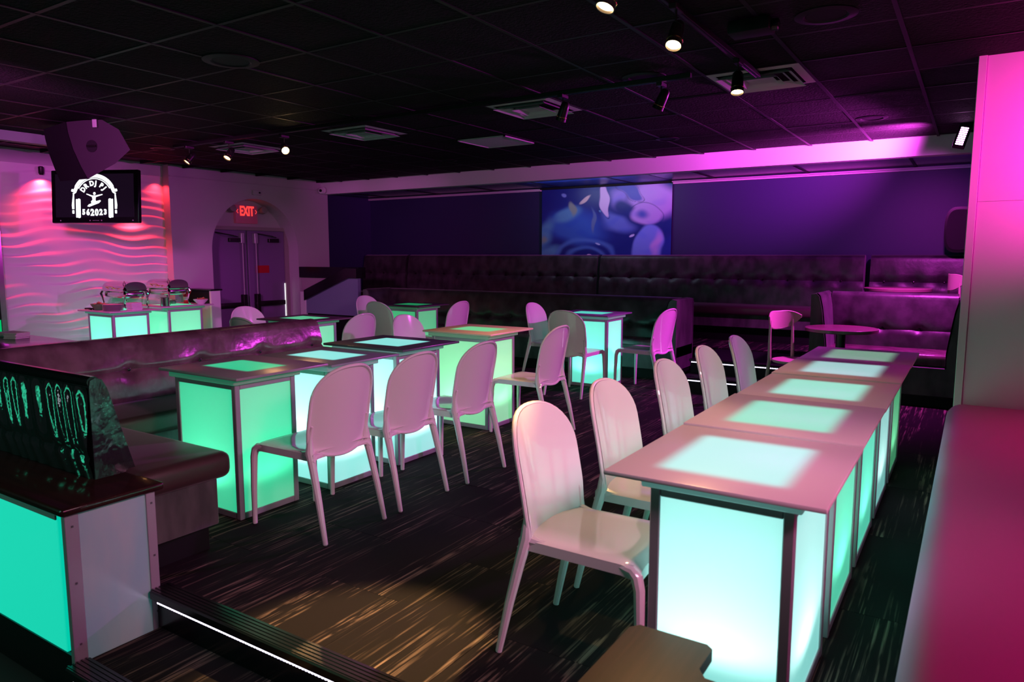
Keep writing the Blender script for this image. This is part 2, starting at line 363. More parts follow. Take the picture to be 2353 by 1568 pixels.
# red grazing lamps on the wavy wall
RED = (1.0, 0.03, 0.05)
for i, (yy, zz, pw_) in enumerate(((4.36, 2.37, 75), (5.45, 1.98, 34), (5.82, 2.44, 14))):
    lamp('red_graze_light', 'SPOT', (-9.52, yy, zz), RED, pw_, (-9.62, yy + 0.05, 0.6), 0.012, 125, 1.0)
sn = thing('wall_sconce', 'small black downlight fixed at the top of the wavy wall', 'wall lamp', (-9.56, 4.36, 2.38))
MB().lathe([(0.02, 0), (.03, .02), (.03, .09), (.022, .1)], n=12).build('housing', M['blackmetal'], sn)
MB().rbox(-.05, .0, -.012, .012, .04, .07, .003, 1).build('bracket', M['blackmetal'], sn)

# doors in the recess
for i, (ya, yb) in enumerate(((DY - .72, DY - .015), (DY + .015, DY + .72))):
    d = bpy.data.objects.new('door_%d' % (i + 1), MB().rbox(XR + .01, XR + .05, ya, yb, -.33, 1.80, .004, 1).mesh('door_%d' % (i + 1), M['door'])); COL.objects.link(d); struct(d)
    s = 1 if i == 0 else -1; yr = (yb - .11) if i == 0 else (ya + .11)
    MB().tube([(XR + .10, yr, .55), (XR + .10, yr, 1.62)], .011, 8).build('vertical_rod', M['alu'], d)
    MB().rbox(XR + .05, XR + .12, yr - .03, yr + .03, 1.60, 1.76, .006, 1).build('latch_box', M['alu'], d)
    MB().rbox(XR + .05, XR + .13, yr - .035, yr + .035, .50, .80, .006, 1).build('latch_case', M['blackmetal'], d)
    MB().rbox(XR + .07, XR + .12, ya + .06, yb - .06, .60, .68, .01, 2).build('push_bar', M['blackmetal'], d)
    c = MB().rbox(XR + .05, XR + .10, (ya + yb) / 2 + .02, (ya + yb) / 2 + .22, 1.62, 1.68, .006, 1)
    c.tube([(XR + .11, (ya + yb) / 2 + .15, 1.70), (XR + .25, (ya + yb) / 2 - .02, 1.71), (XR + .06, (ya + yb) / 2 - .2, 1.76)], .009, 6)
    c.build('door_closer', M['blackmetal'], d)
fr = MB(); fr.box(XR + .0, XR + .07, DY - .80, DY - .725, -.33, 1.86); fr.box(XR, XR + .07, DY + .725, DY + .80, -.33, 1.86); fr.box(XR, XR + .07, DY - .80, DY + .80, 1.805, 1.86)
struct(fr.build('trim_5', M['jamb'], smooth=False))
tag(MB().rbox(XR + .052, XR + .056, DY + .14, DY + .40, 1.13, 1.25, .001, 1).build('door_sign', M['redsign']), 'small red notice stuck on the right hand exit door', 'sign')
tag(MB().rbox(XR + .052, XR + .06, DY + .700, DY + .712, .30, .95, .001, 1).build('daylight_gap', mat_emit('daylight', (1, 0.95, 1), 1.6)), 'thin bright strip of daylight at the right edge of the exit doors', 'light gap')

# exit sign
def text_mesh(txt, size, depth, fn=None, align='CENTER', bold=0.0, sx=1.0):
    c = bpy.data.curves.new('t', 'FONT'); c.body = txt; c.size = size; c.extrude = depth / 2; c.align_x = align; c.align_y = 'CENTER'; c.offset = bold; c.resolution_u = 3
    o = bpy.data.objects.new('t', c); COL.objects.link(o)
    bpy.context.view_layer.update()
    me = bpy.data.meshes.new_from_object(o.evaluated_get(bpy.context.evaluated_depsgraph_get()))
    vs = [(v.co.x * sx, v.co.y, v.co.z) for v in me.vertices]; fs = [tuple(p.vertices) for p in me.polygons]
    bpy.data.objects.remove(o); bpy.data.curves.remove(c); bpy.data.meshes.remove(me)
    return vs, fs
ex = thing('exit_sign', 'illuminated red exit sign with two emergency lamp heads over the doors', 'sign', (XR, 7.36, 2.06))
MB().rbox(.0, .06, -.20, .20, -.15, .13, .008, 2).build('housing', M['exitbox'], ex)
vs, fs = text_mesh('EXIT', 0.205, .006, bold=0.006, sx=0.62)
fy = lambda p: (.066 + p[2], -.0 + p[0] * 1.0, p[1] + .035)
MB().add([fy(p) for p in vs], fs).build('letters', M['exit'], ex, False, False)
ch = MB()
for s in (-1, 1):
    ch.tube([(.064, s * .160, .065), (.064, s * .185, .035), (.064, s * .160, .005)], .005, 4)
ch.build('chevrons', M['exit'], ex)
for s in (-1, 1):
    h = MB().lathe([(.035, 0), (.055, .03), (.058, .10), (.05, .105)], n=14).xf(Matrix.Translation((.03, s * .29, .05)) @ Matrix.Rotation(math.radians(75), 4, 'Y'))
    h.rbox(0, .05, s * .2 - .03, s * .29 + .03, .02, .06, .005, 1); h.build('lamp_head', M['jamb'], ex)
al = thing('alarm_box', 'small white alarm box above the arched doorway', 'alarm', (XL, 7.36, 2.375))
MB().rbox(0, .04, -.08, .08, -.035, .035, .006, 2).build('housing', M['wallp'], al)
MB().lathe([(.012, 0), (.014, .012), (.008, .016)], n=12).xf(Matrix.Translation((.04, .035, 0)) @ Matrix.Rotation(PI / 2, 4, 'Y')).build('sensor', M['black'], al)

# security camera at the end of the soffit
sc_ = thing('security_camera', 'small white dome camera at the left end of the soffit beam', 'camera', (-9.36, 8.66, 2.50))
MB().lathe([(.06, 0), (.06, .02), (.045, .03)], n=18).xf(Matrix.Rotation(PI / 2, 4, 'X')).build('mount', M['white'], sc_)
MB().lathe([(.0, -.05), (.03, -.045), (.048, -.02), (.05, .01), (.03, .045), (.0, .05)], (0, -.05, -.01), 18).build('ball', M['white'], sc_)
MB().lathe([(.0, 0), (.022, .001), (.024, .01), (0, .011)], n=14).xf(Matrix.Translation((.035, -.095, -.01)) @ Matrix.Rotation(math.radians(90), 4, 'X') @ Matrix.Rotation(math.radians(30), 4, 'Y')).build('lens', M['black'], sc_)

# wall art: a poured ink abstract printed on a panel, its colours continued on the alcove ceiling
def art_colour(u, v):
    def n2(x, y, s):
        return (math.sin(x * 3.1 * s + 1.7 * math.sin(y * 2.3 * s + s)) + math.sin(y * 3.7 * s + 1.9 * math.sin(x * 2.9 * s - s * 1.3))) * .5
    def sst(a, b, t): t = max(0, min(1, (t - a) / (b - a))); return t * t * (3 - 2 * t)
    def mix(c, d, f): return tuple(c[i] * (1 - f) + d[i] * f for i in range(3))
    wu = u + .03 * n2(u, v, 2.1) + .012 * n2(u, v, 5); wv_ = v + .04 * n2(v, u, 1.7) + .012 * n2(v, u, 6)
    navy = (.010, .018, .17); blue = (.035, .13, .45); teal = (.09, .32, .48); lil = (.36, .36, .66); pale = (.55, .58, .74); olive = (.22, .34, .25)
    c = mix(navy, (.015, .03, .26), sst(-.4, .8, n2(wu, wv_, 1.6)))
    def blob(cx, cy, rx, ry, ang, soft, col, c, ring=None):
        ca, sa = math.cos(ang), math.sin(ang); dx, dy = (wu - cx) * 1.63, wv_ - cy
        d = math.hypot((dx * ca + dy * sa) / rx, (-dx * sa + dy * ca) / ry)
        f = 1 - sst(1 - soft, 1, d); c = mix(c, col, f)
        if ring: c = mix(c, ring, (1 - sst(0, .05, abs(d - 1.02))) * .8)
        return c
    c = blob(.28, .42, .52, .30, -.3, .55, blue, c); c = blob(.20, .60, .25, .13, .35, .6, teal, c)
    c = blob(.03, .30, .16, .34, -.2, .7, teal, c); c = blob(.03, .22, .07, .07, 0, .9, olive, c); c = blob(.05, .02, .25, .12, .5, .6, teal, c)
    c = blob(.60, .48, .28, .15, -.6, .6, (.10, .20, .52), c)
    c = blob(.86, .80, .36, .34, -.2, .5, lil, c); c = blob(.62, .80, .13, .20, .4, .6, (.22, .22, .60), c)
    c = blob(.66, .70, .16, .13, -.6, .6, navy, c); c = blob(.80, .58, .18, .19, .2, .35, lil, c, navy); c = blob(.78, .60, .09, .10, 0, .9, (.06, .12, .42), c)
    c = blob(.70, .90, .20, .07, -.5, .25, (.06, .10, .40), c, (.01, .01, .12))
    c = blob(.515, .78, .065, .24, .15, .15, pale, c, navy); c = blob(.46, .80, .05, .25, .05, .4, navy, c)
    c = blob(.36, .79, .12, .035, .65, .4, (.55, .55, .45), c); c = blob(.25, .68, .055, .13, .3, .5, olive, c)
    c = blob(.43, .52, .03, .20, .2, .6, (.10, .20, .34), c); c = blob(.18, .90, .035, .05, 0, .5, (.16, .26, .55), c); c = blob(.48, .63, .018, .02, 0, .3, teal, c)
    for cy_, r in ((-.10, .36), (-.10, .24)):
        d = math.hypot((wu - .36) * 1.5, wv_ - cy_); c = mix(c, (.08, .24, .55), (1 - sst(0, .05, abs(d - r))) * .7)
    c = blob(.36, .0, .04, .03, 0, .4, (.6, .6, .7), c); c = blob(.475, .185, .035, .014, -.7, .3, (.35, .6, .75), c)
    c = blob(.84, .10, .22, .36, 0.05, .18, (.14, .30, .68), c); c = blob(.91, .12, .09, .28, 0.0, .8, (.42, .40, .72), c)
    c = blob(.69, .27, .04, .025, .3, .3, (.45, .62, .75), c)
    c = mix(c, (c[0] * .6, c[1] * .7, c[2] * 1.0), .4 * sst(.1, .9, n2(wu, wv_, 7)))
    return c
def art_mat():
    m = mat('ink_print', (.5, .5, .5), 0.35); nt = m.node_tree; a = nt.nodes.new('ShaderNodeAttribute'); a.attribute_name = 'print'
    nt.links.new(a.outputs['Color'], nt.nodes['Principled BSDF'].inputs['Base Color']); return m
AX0, AX1 = -5.775, -3.655
at = thing('wall_art', 'large blue and lilac abstract ink print on the dark back wall', 'artwork', (0, 0, 0))
am = art_mat()
def printed(fn, nu, nv, uvfn, name, parent):
    mb = MB().grid(fn, nu, nv); me = mb.mesh(name, am, False, False)
    ca = me.color_attributes.new('print', 'FLOAT_COLOR', 'POINT')
    k = 0
    for j in range(nv + 1):
        for i in range(nu + 1):
            ca.data[k].color = (*art_colour(*uvfn(i / nu, j / nv)), 1); k += 1
    o = bpy.data.objects.new(name, me); COL.objects.link(o); o.parent = parent; return o
printed(lambda u, v: (AX0 + (AX1 - AX0) * u, YB - .026, 1.42 + 1.0 * v), 230, 120, lambda u, v: (u, v), 'canvas', at)
printed(lambda u, v: (AX0 + (AX1 - AX0) * u, YB - .03 - (YB - YS - .14) * v, 2.452), 120, 30, lambda u, v: (u, 1.0 + .25 * v), 'ceiling_strip', at)
MB().box(AX0, AX1, YB - .025, YB - .001, 1.42, 2.42).build('backing', M['black'], at, False)

# ------------------------------------------------------------------ front steps near the camera
st = thing('front_steps', 'dark carpeted steps with ribbed nosings at the bottom left', 'steps')
MB().box(-2.86, -0.72, 1.30, 1.655, -.34, -.182).build('tread', M['carpetbase'], st, False)
t = MB(); t.box(-2.85, -0.73, 1.31, 1.66, -.182, -.170); t.build('carpet_tread', M['carpet'], st, False)
for nm, ya, z in (('nosing', 1.60, 0.0), ('nosing', 1.25, -.17)):
    t = MB(); t.rbox(-2.86, -0.73, ya, ya + .10, z - .035, z + .006, .006, 1)
    for k in range(5): t.box(-2.86, -0.73, ya + .012 + k * .017, ya + .018 + k * .017, z + .006, z + .0085)
    t.build(nm, M['blackgloss'], st, False)
MB().box(-2.86, -0.73, 1.635, 1.655, -.17, -.04).build('riser', M['blackgloss'], st, False)
def led_strip(x0, x1, y, z, label, dy=-1, power=None):
    o = thing('led_strip', label, 'light strip', ((x0 + x1) / 2, y, z)); h = (x1 - x0) / 2
    MB().box(-h, h, -.004, .006, -.006, .006).build('tape', M['blackgloss'] , o, False)
    b = MB(); n = int((x1 - x0) / .0165)
    for k in range(n):
        xx = -h + (k + .5) * (x1 - x0) / n; b.rbox(xx - .0055, xx + .0055, -.012, -.004, -.005, .005, .002, 1)
    d = b.build('diodes', M['led'], o, False); d['kind'] = 'stuff'; return o
led_strip(-2.83, -0.74, 1.625, -.045, 'white led strip under the upper nosing of the front steps')
led_strip(-2.83, -0.74, 1.275, -.215, 'white led strip under the lower nosing of the front steps')

# lit half wall at the left, with black cap
hw = thing('glowing_partition', 'low half wall with glowing teal panels and aluminium corner trim', 'partition')
TEAL = (0.0, 0.62, 0.42)
MB().box(-7.5, -2.885, 1.315, 1.63, -.34, .425).build('core', M['black'], hw, False)
pt = mat('backlit_teal_acrylic', (0.25, .5, .45), .3, emit=TEAL, estr=0.95)
for k in range(4):
    MB().rbox(-2.93 - 1.2 * (k + 1) + .02, -2.93 - 1.2 * k, 1.297, 1.318, -.145, .42, .003, 1).build('side_panel', pt, hw)
MB().box(-7.5, -2.88, 1.298, 1.33, -.34, -.15).build('skirting', M['blackgloss'], hw, False)
MB().rbox(-2.888, -2.868, 1.345, 1.615, -.34, .42, .002, 1).build('end_panel', mat('teal_lit_laminate', (0.30, .48, .48), .25, noise=((3, 6, 2), (.42, .50, .47), 3), emit=(0.0, .3, .25), estr=.12), hw)  # tint and faint emission paint teal light onto plain laminate
for yy in ((1.293, 1.345), (1.615, 1.655)):
    MB().rbox(-2.89, -2.864, yy[0], yy[1], -.34, .425, .002, 1).build('corner_trim', M['alu'], hw)
MB().rbox(-7.5, -2.93, 1.290, 1.298, .40, .425, .002, 1).build('top_rail', M['alu'], hw)
s = MB()
for z in (-.1, .15, .38):
    for yy in (1.32, 1.637): s.lathe([(.005, 0), (.005, .003), (.002, .004)], n=8).xf(Matrix.Identity(4)) if False else s.box(-2.866, -2.862, yy - .004, yy + .004, z - .004, z + .004)
s.build('screws', M['alud'], hw, False)
MB().rbox(-7.5, -2.845, 1.275, 1.69, .428, .462, .012, 3).build('cap', M['blackwood'], hw)

# foreground wooden cap at the bottom centre right
wc = thing('wooden_rail_cap', 'dark wooden cap of a low wall in the foreground at bottom right', 'half wall')
t = MB(); prof = [(-.705, .2), (-.705, 1.665), (-.685, 1.69), (-.505, 1.69), (-.488, 1.675), (-.488, 1.575), (-.465, 1.545), (1.4, 1.50), (1.4, 1.32), (-.44, 1.32), (-.47, .2)]
t.prism(prof, lambda p, z: (p[0], p[1], z), .418, .45); t.build('cap', M['brownwood'], wc)
t = MB(); t.box(-.67, -.52, .25, 1.64, -.34, .418); t.box(-.52, 1.4, 1.36, 1.49, -.34, .418); t.build('core', M['black'], wc, False)

# ------------------------------------------------------------------ chairs
def make_chair(label, group):
    t = thing('dining_chair', label, 'chair', (0, 0, 0), 0, group)
    hw_ = .205
    def lean(z): q = max(0, (z - .41) / .46); return -.178 - .085 * q ** 1.35
    def outl(uu, v):
        yy = hw_ * math.sin(uu * PI / 2) if abs(uu) < 1 else hw_ * uu
        r_ = min(1, abs(yy / hw_)); k = (1 - r_ ** 2.5) ** (1 / 2.1); zt = .70 + .17 * k; zb = .455 - .05 * (1 - (yy / hw_) ** 2)
        taper = 1 - .06 * max(0, (.55 - (zb + (zt - zb) * v)) / .15)
        return yy * taper, zb + (zt - zb) * v
    b = MB(); nu, nv = 20, 16
    def front(u, v):
        y, z = outl(u * 2 - 1, v); return (lean(z) + .045 * (y / hw_) ** 2, y, z)
    def back(u, v):
        p = front(u, v); return (p[0] - .011, p[1], p[2])
    b.grid(front, nu, nv); b.grid(lambda u, v: back(1 - u, v), nu, nv)
    ring = [front(i / nu, 0) for i in range(nu + 1)] + [front(1, j / nv) for j in range(1, nv + 1)] + [front(1 - i / nu, 1) for i in range(1, nu + 1)] + [front(0, 1 - j / nv) for j in range(1, nv)]
    ring = [(p[0] - .0115, p[1], p[2]) for p in ring]
    rr = []
    for p in ring:
        if not rr or (V(p) - V(rr[-1])).length > .004: rr.append(p)
    b.tube(rr + [rr[0]], .0088, 8, caps=False)
    b.build('backrest', M['plastic'], t)
    # seat: dished top, rolled front corners
    s = MB(); SX0, SX1 = -.190, .262
    def sw(x): return .201 + .006 * (x - SX0) / (SX1 - SX0)
    def stp(u, v, top=True):
        x = SX0 + (SX1 - SX0) * v; y = sw(x) * math.sin((u * 2 - 1) * PI / 2)
        r = abs(y) / sw(x); z = .452 - .012 * (1 - r ** 2) * math.sin(PI * min(1, v * 1.05)) - .018 * max(0, (v - .85) / .15) ** 2 - .012 * r ** 8
        cr = .03; 
        if v > .9: y *= 1 - .06 * ((v - .9) / .1) ** 2
        return (x, y, z if top else z - .034 - .004 * (1 - r))
    s.grid(stp, 16, 14); s.grid(lambda u, v: stp(1 - u, v, False), 16, 14)
    rim = [stp(0, v / 14) for v in range(15)] + [stp(u / 16, 1) for u in range(1, 17)] + [stp(1, 1 - v / 14) for v in range(1, 15)]
    k = len(rim); s.add([p for p in rim] + [(p[0], p[1], p[2] - .036) for p in rim], [(i, i + 1, k + i + 1, k + i) for i in range(k - 1)])
    s.build('seat', M['plastic'], t)
    foot = MB()
    for sy in (-1, 1):
        l = MB().tube([(-.178, sy * .190, .58), (-.160, sy * .192, .52), (-.160, sy * .195, .45), (-.185, sy * .198, .36), (-.225, sy * .204, .2), (-.268, sy * .210, .004)],
                      [.006, .012, .023, .020, .017, .0125], 10)
        l.tube([(-.180, sy * .200, .40), (-.172, sy * .178, .424), (-.172, sy * .145, .425), (-.172, sy * .10, .418)], [.018, .017, .011, .005], 8)
        l.tube([(-.16, sy * .190, .440), (-.11, sy * .186, .434), (-.05, sy * .184, .432)], [.021, .014, .006], 8)
        o = l.build('leg', M['plastic'], t); 
        MB().lathe([(.009, -.004), (.011, 0), (.011, .005)], (-.268, sy * .210, .004), 8).build('foot_cap', M['rubber'], o)
        l = MB().tube([(.12, sy * .186, .430), (.19, sy * .192, .429), (.232, sy * .196, .424), (.250, sy * .199, .408), (.260, sy * .202, .37), (.266, sy * .206, .2), (.268, sy * .208, .004)],
                      [.006, .014, .019, .021, .019, .016, .013], 10)
        o = l.build('leg', M['plastic'], t)
        MB().lathe([(.009, -.004), (.011, 0), (.011, .005)], (.268, sy * .208, .004), 8).build('foot_cap', M['rubber'], o)
    return t
G1 = 'white chairs along the right table row'; G2 = 'white chairs along the left table row'; G3 = 'white chairs at the far tables'
CH = [ # x, y, facing deg, label, group
 (-1.088, 2.23, 0, 'glossy white chair nearest the camera, at the front of the right table row', G1),
 (-1.088, 2.83, 0, 'glossy white chair second from the camera in the right table row', G1),
 (-1.088, 3.55, 0, 'white chair in the middle of the five along the right table row', G1),
 (-1.095, 4.22, 0, 'white chair fourth from the camera along the right table row', G1),
 (-1.088, 4.88, 0, 'small looking white chair at the far end of the right table row', G1),
 (-2.870, 2.56, 180, 'white chair seen from behind at the green front table of the left row', G2),
 (-2.870, 3.11, 180, 'white chair seen from behind, middle of the three along the left table row', G2),
 (-2.850, 3.71, 180, 'white chair seen from behind, farthest of three along the left table row', G2),
 (-2.940, 4.88, 180, 'white chair with warm lit seat at the right side of the table with warm light in its top colour', G2),
 (-4.120, 4.97, 0, 'white chair facing the camera behind the third table of the left row', G3),
 (-3.410, 6.50, 90, 'grey looking white chair seen from behind before the tall cyan table', G3),
 (-2.850, 7.07, 172, 'chair with bright magenta back at the right of the tall cyan table', G3),
 (-4.000, 7.04, 0, 'half pink half grey chair left of the tall cyan table', G3),
 (-5.370, 6.85, 180, 'purple lit chair at the right side of the far green table', G3),
 (-5.930, 6.50, 90, 'green shaded chair seen from behind at the far green table', G3),
 (-6.640, 7.05, 0, 'magenta chair half hidden behind the green shaded chair', G3),
 (-5.060, 4.90, 180, 'pink white chair just right of the far left table near the booth end', G3),
 (-6.25, 4.86, 0, 'pink chair back in front of the exit doors, left of its table', G3),
 (-5.420, 4.25, 90, 'dark chair back rising just above the long booth back', G3),
]
first = None
for x, y, a, lab, gp in CH:
    if first is None:
        first = make_chair(lab, gp); first.location = (x, y, 0); first.rotation_euler = (0, 0, math.radians(a))
    else: dup(first, (x, y, 0), math.radians(a), lab, gp)

# ------------------------------------------------------------------ glowing cube tables
def sheet(a, b, c, d, z0, z1, ax):
    # acrylic sheet: outer face plus the four edges (the inner face is left open so the lamp inside shines through one skin)
    m = MB()
    if ax == 'x': q = [(c, z0), (d, z0), (d, z1), (c, z1)]; P_ = lambda p, k: (k, p[0], p[1]); o, i = a, b
    else: q = [(a, z0), (b, z0), (b, z1), (a, z1)]; P_ = lambda p, k: (p[0], k, p[1]); o, i = c, d
    m.add([P_(p, o) for p in q] + [P_(p, i) for p in q], [(0, 1, 2, 3)] + [(k, (k + 1) % 4, 4 + (k + 1) % 4, 4 + k) for k in range(4)])
    return m
def cube_table(x0, x1, y0, y1, bx0, bx1, by0, by1, zt, col, s, lampw, label, group, win=(.18, .18), blur=.03, topbase=(.62, .60, .60), wins=None, spot=150, tops=1.0):
    cx, cy = (bx0 + bx1) / 2, (by0 + by1) / 2
    t = thing('cube_table', label, 'table', (cx, cy, 0), 0, group)
    hx, hy = (bx1 - bx0) / 2, (by1 - by0) / 2; zb = zt - .045; p = .032
    pm_ = mat_panel('lit_acrylic', col, s * .72)
    def P(name, mb, m): return mb.build(name, m, t)
    for sx in (-1, 1):
        for sy in (-1, 1):
            a, b = sx * hx, sy * hy
            P('post', MB().rbox(min(a, a - sx * p), max(a, a - sx * p), min(b, b - sy * p), max(b, b - sy * p), 0.0, zb, .003, 1), M['alu'])
    for sy in (-1, 1):
        b = sy * hy
        for z0, z1 in ((0, .035), (zb - .03, zb)):
            P('rail', MB().rbox(-hx + p, hx - p, min(b - sy * .002, b - sy * .026), max(b - sy * .002, b - sy * .026), z0, z1, .003, 1), M['alu'])
        P('side_panel', sheet(-hx + p - .004, hx - p + .004, b - sy * .008, b - sy * .011, .033, zb - .028, 'y'), pm_)
    for sx in (-1, 1):
        a = sx * hx
        for z0, z1 in ((0, .035), (zb - .03, zb)):
            P('rail', MB().rbox(min(a - sx * .002, a - sx * .026), max(a - sx * .002, a - sx * .026), -hy + p, hy - p, z0, z1, .003, 1), M['alu'])
        P('side_panel', sheet(a - sx * .008, a - sx * .011, -hy + p - .004, hy - p + .004, .033, zb - .028, 'x'), pm_)
    P('collar', MB().rbox(-hx - .022, hx + .022, -hy - .022, hy + .022, zb, zt - .016, .004, 1), mat_panel('lit_collar', col, s * .12))
    tx, ty = (x0 + x1) / 2, (y0 + y1) / 2
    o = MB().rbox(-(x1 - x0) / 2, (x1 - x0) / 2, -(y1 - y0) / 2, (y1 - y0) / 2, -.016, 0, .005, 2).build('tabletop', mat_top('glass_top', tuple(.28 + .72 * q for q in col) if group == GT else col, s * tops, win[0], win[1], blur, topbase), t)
    o.location = (tx - cx, ty - cy, zt)
    MB().rbox(-.07, .07, -.07, .07, .0, .05, .008, 1).build('light_unit', M['white'], t)
    l = lamp('table_lamp', 'SPOT', (0, 0, .085), tuple(.5 + .5 * q for q in col) if col[0] > .25 else tuple(.05 + .95 * q for q in col), lampw * 10, (0, 0, 2), .03, spot, .35, t)
    l.rotation_euler = (PI, 0, 0)
    return t
CY = (.30, .93, .86); CYG = (.12, .93, .66); GR = (.04, .86, .42); GRL = (.16, .86, .36)
GT = 'glowing cube tables of the right row'; GL_ = 'glowing cube tables of the left row'
rw = [(1.965, 2.68, CY, 'glowing cyan cube table closest to the camera, front of the right row', 1.05),
      (2.69, 3.405, (.10, .95, .60), 'glowing table second from the camera in the right row, mint window', .9),
      (3.415, 4.13, (.11, .95, .65), 'glowing table in the middle of the right row', .9),
      (4.14, 4.85, CY, 'fourth glowing table of the right row with cyan window', .75),
      (4.86, 5.56, (.12, .72, .33), 'last glowing table of the right row with dull green window', .5)]
for i, (ya, yb, c, lab, s) in enumerate(rw):
    cube_table(-.93, -.285, ya, yb, -.800, -.375, ya + .065, yb - .045, .76 + (.006 if i % 2 else 0), c, s * .72, 1.5, lab, GT, (.19, .235), .035, tops=1.15)
cube_table(-3.87, -3.17, 2.30, 2.93, -3.77, -3.235, 2.335, 2.735, .785, GR, .62, .75, 'glowing green cube table at the front of the left row', GL_, (.20, .13), .02, (.30, .34, .32))
cube_table(-3.87, -3.15, 2.935, 3.53, -3.76, -3.205, 2.955, 3.345, .775, CY, .85, 2.2, 'glowing cyan white cube table, second of the left row', GL_, (.21, .14), .02, (.26, .36, .35))
cube_table(-3.88, -3.13, 3.54, 4.16, -3.77, -3.205, 3.56, 4.02, .797, CY, .80, 2.0, 'glowing cyan cube table with shade painted into its top, third of the left row', GL_, (.21, .17), .012, (.09, .13, .13))  # dark topbase is shade on white glass, put into its colour
cube_table(-3.90, -3.20, 4.66, 5.32, -3.83, -3.255, 4.70, 5.10, .79, (.20, .80, .36), .75, 1.2, 'green glowing cube table with warm light painted into its top, beyond the left row', 'glowing cube tables at the far side', (.20, .14), .04, (.70, .58, .42))  # cream topbase paints the warm spotlight onto white glass
cube_table(-6.47, -5.75, 6.82, 7.43, -6.34, -5.84, 6.88, 7.30, .785, (.02, .45, .16), .85, .4, 'dim green glowing cube table far back left', 'glowing cube tables at the far side', (.20, .15), .012, (.10, .09, .10), tops=.6)
cube_table(-6.06, -5.34, 4.66, 5.28, -5.93, -5.45, 4.74, 5.16, .785, (.12, .70, .36), .85, .5, 'green glowing cube table beyond the end of the long booth', 'glowing cube tables at the far side', (.20, .15), .012, (.16, .12, .14), tops=.8)
cube_table(-3.90, -3.20, 6.82, 7.46, -3.69, -3.24, 6.90, 7.30, .785, (.12, .90, .68), .85, 1.2, 'tall looking cyan glowing table by the far dark booth', 'glowing cube tables at the far side', (.20, .15), .012, (.22, .20, .26), tops=.8)
cube_table(-9.13, -8.40, 4.45, 5.09, -9.05, -8.50, 4.53, 4.98, .76, (.12, .90, .62), .85, 1.2, 'left cyan glowing buffet table in front of the wavy wall', 'glowing buffet tables', (.2, .15), .02)
cube_table(-9.13, -8.47, 5.12, 5.86, -9.05, -8.55, 5.26, 5.74, .775, (.08, .72, .36), .85, .9, 'right green glowing buffet table in front of the wavy wall', 'glowing buffet tables', (.2, .18), .02)

# ------------------------------------------------------------------ booths and benches
def tuft(W, H, step, phase, zc, amp=.028, crease=.020):
    """bulge of tufted upholstery over a W x H face; returns depth at (a, h)"""
    def f(a, h):
        d = amp * (math.sin(PI * min(1, max(0, h / H))) ** .5)
        k = round((a - phase) / step); da = a - phase - k * step
        d -= crease * math.exp(-((h - zc) / .014) ** 2) + .034 * math.exp(-(da / .05) ** 2 - ((h - zc) / .04) ** 2)
        d += .006 * math.cos(2 * PI * (a - phase) / step + PI) * math.exp(-((h - zc) / .16) ** 2)
        return d
    return f
def tufted_back(length, H, thick, leanb, step, m, parent, zc, name='backrest', phase=None, nz=30, roll=.05):
    """backrest from a=0..length along local x, front faces -y, standing on z=0..H"""
    ph = step / 2 if phase is None else phase
    f = tuft(length, H, step, ph, zc); mb = MB(); na = max(24, int(length / .03))
    def fn(u, v):
        a = length * u
        if v < .72:
            h = (H - roll) * v / .72; return (a, -f(a, h) + leanb * (h / H), h)
        q = (v - .72) / .28 * PI; r = thick / 2
        y0 = leanb * (H - roll) / H; yc = y0 + r
        return (a, yc - r * math.cos(q) - (.0 if q else 0) - f(a, H - roll) * (1 - q / PI), H - roll + roll * math.sin(q))
    mb.grid(fn, na, nz)
    L_ = lambda u: [fn(u, v / nz) for v in range(nz + 1)] + [(length * u, leanb + thick, 0)]
    for u in (0, 1):
        pts = L_(u); k = len(mb.v); mb.v += pts; mb.f.append(tuple(range(k, k + len(pts))))
    mb.add([(0, leanb + thick, 0), (length, leanb + thick, 0), (length, leanb + thick, H - roll), (0, leanb + thick, H - roll)], [(0, 1, 2, 3)])
    o = mb.build(name, m, parent)
    bt = MB(); k = ph
    while k < length:
        bt.lathe([(0, 0), (.010, .001), (.011, .004), (0, .008)], n=8)
        n8 = 32
        bt.v[-n8:] = [(p[0] + k, -p[2] + leanb * zc / H + .012, p[1] + zc) for p in bt.v[-n8:]]
        k += step
    if bt.v:
        b = bt.build('buttons', M['blackgloss'], o); b['kind'] = 'stuff'
    return o

# rear wall bench, five stretches
rb = thing('wall_bench', 'long dark tufted leather bench along the whole back wall', 'bench', (0, 9.58, .32))
segs = [(-9.42, -8.42), (-8.36, -4.71), (-4.66, -1.14), (-1.07, 1.6)]
for a, b in segs:
    o = tufted_back(b - a, 1.10, .14, .09, .312, M['leather'], rb, .78, 'backrest', phase=.15)
    o.location = (a, 0, 0)
MB().rbox(-9.42, 1.6, -.42, .10, .34, .46, .035, 3).build('seat', M['seat'], rb)
MB().rbox(-9.42, 1.6, -.36, .05, .18, .345, .006, 1).build('base', M['greyupholstery'], rb)
MB().box(-9.42, 1.6, -.28, .05, 0, .18).build('toe_kick', M['black'], rb, False)

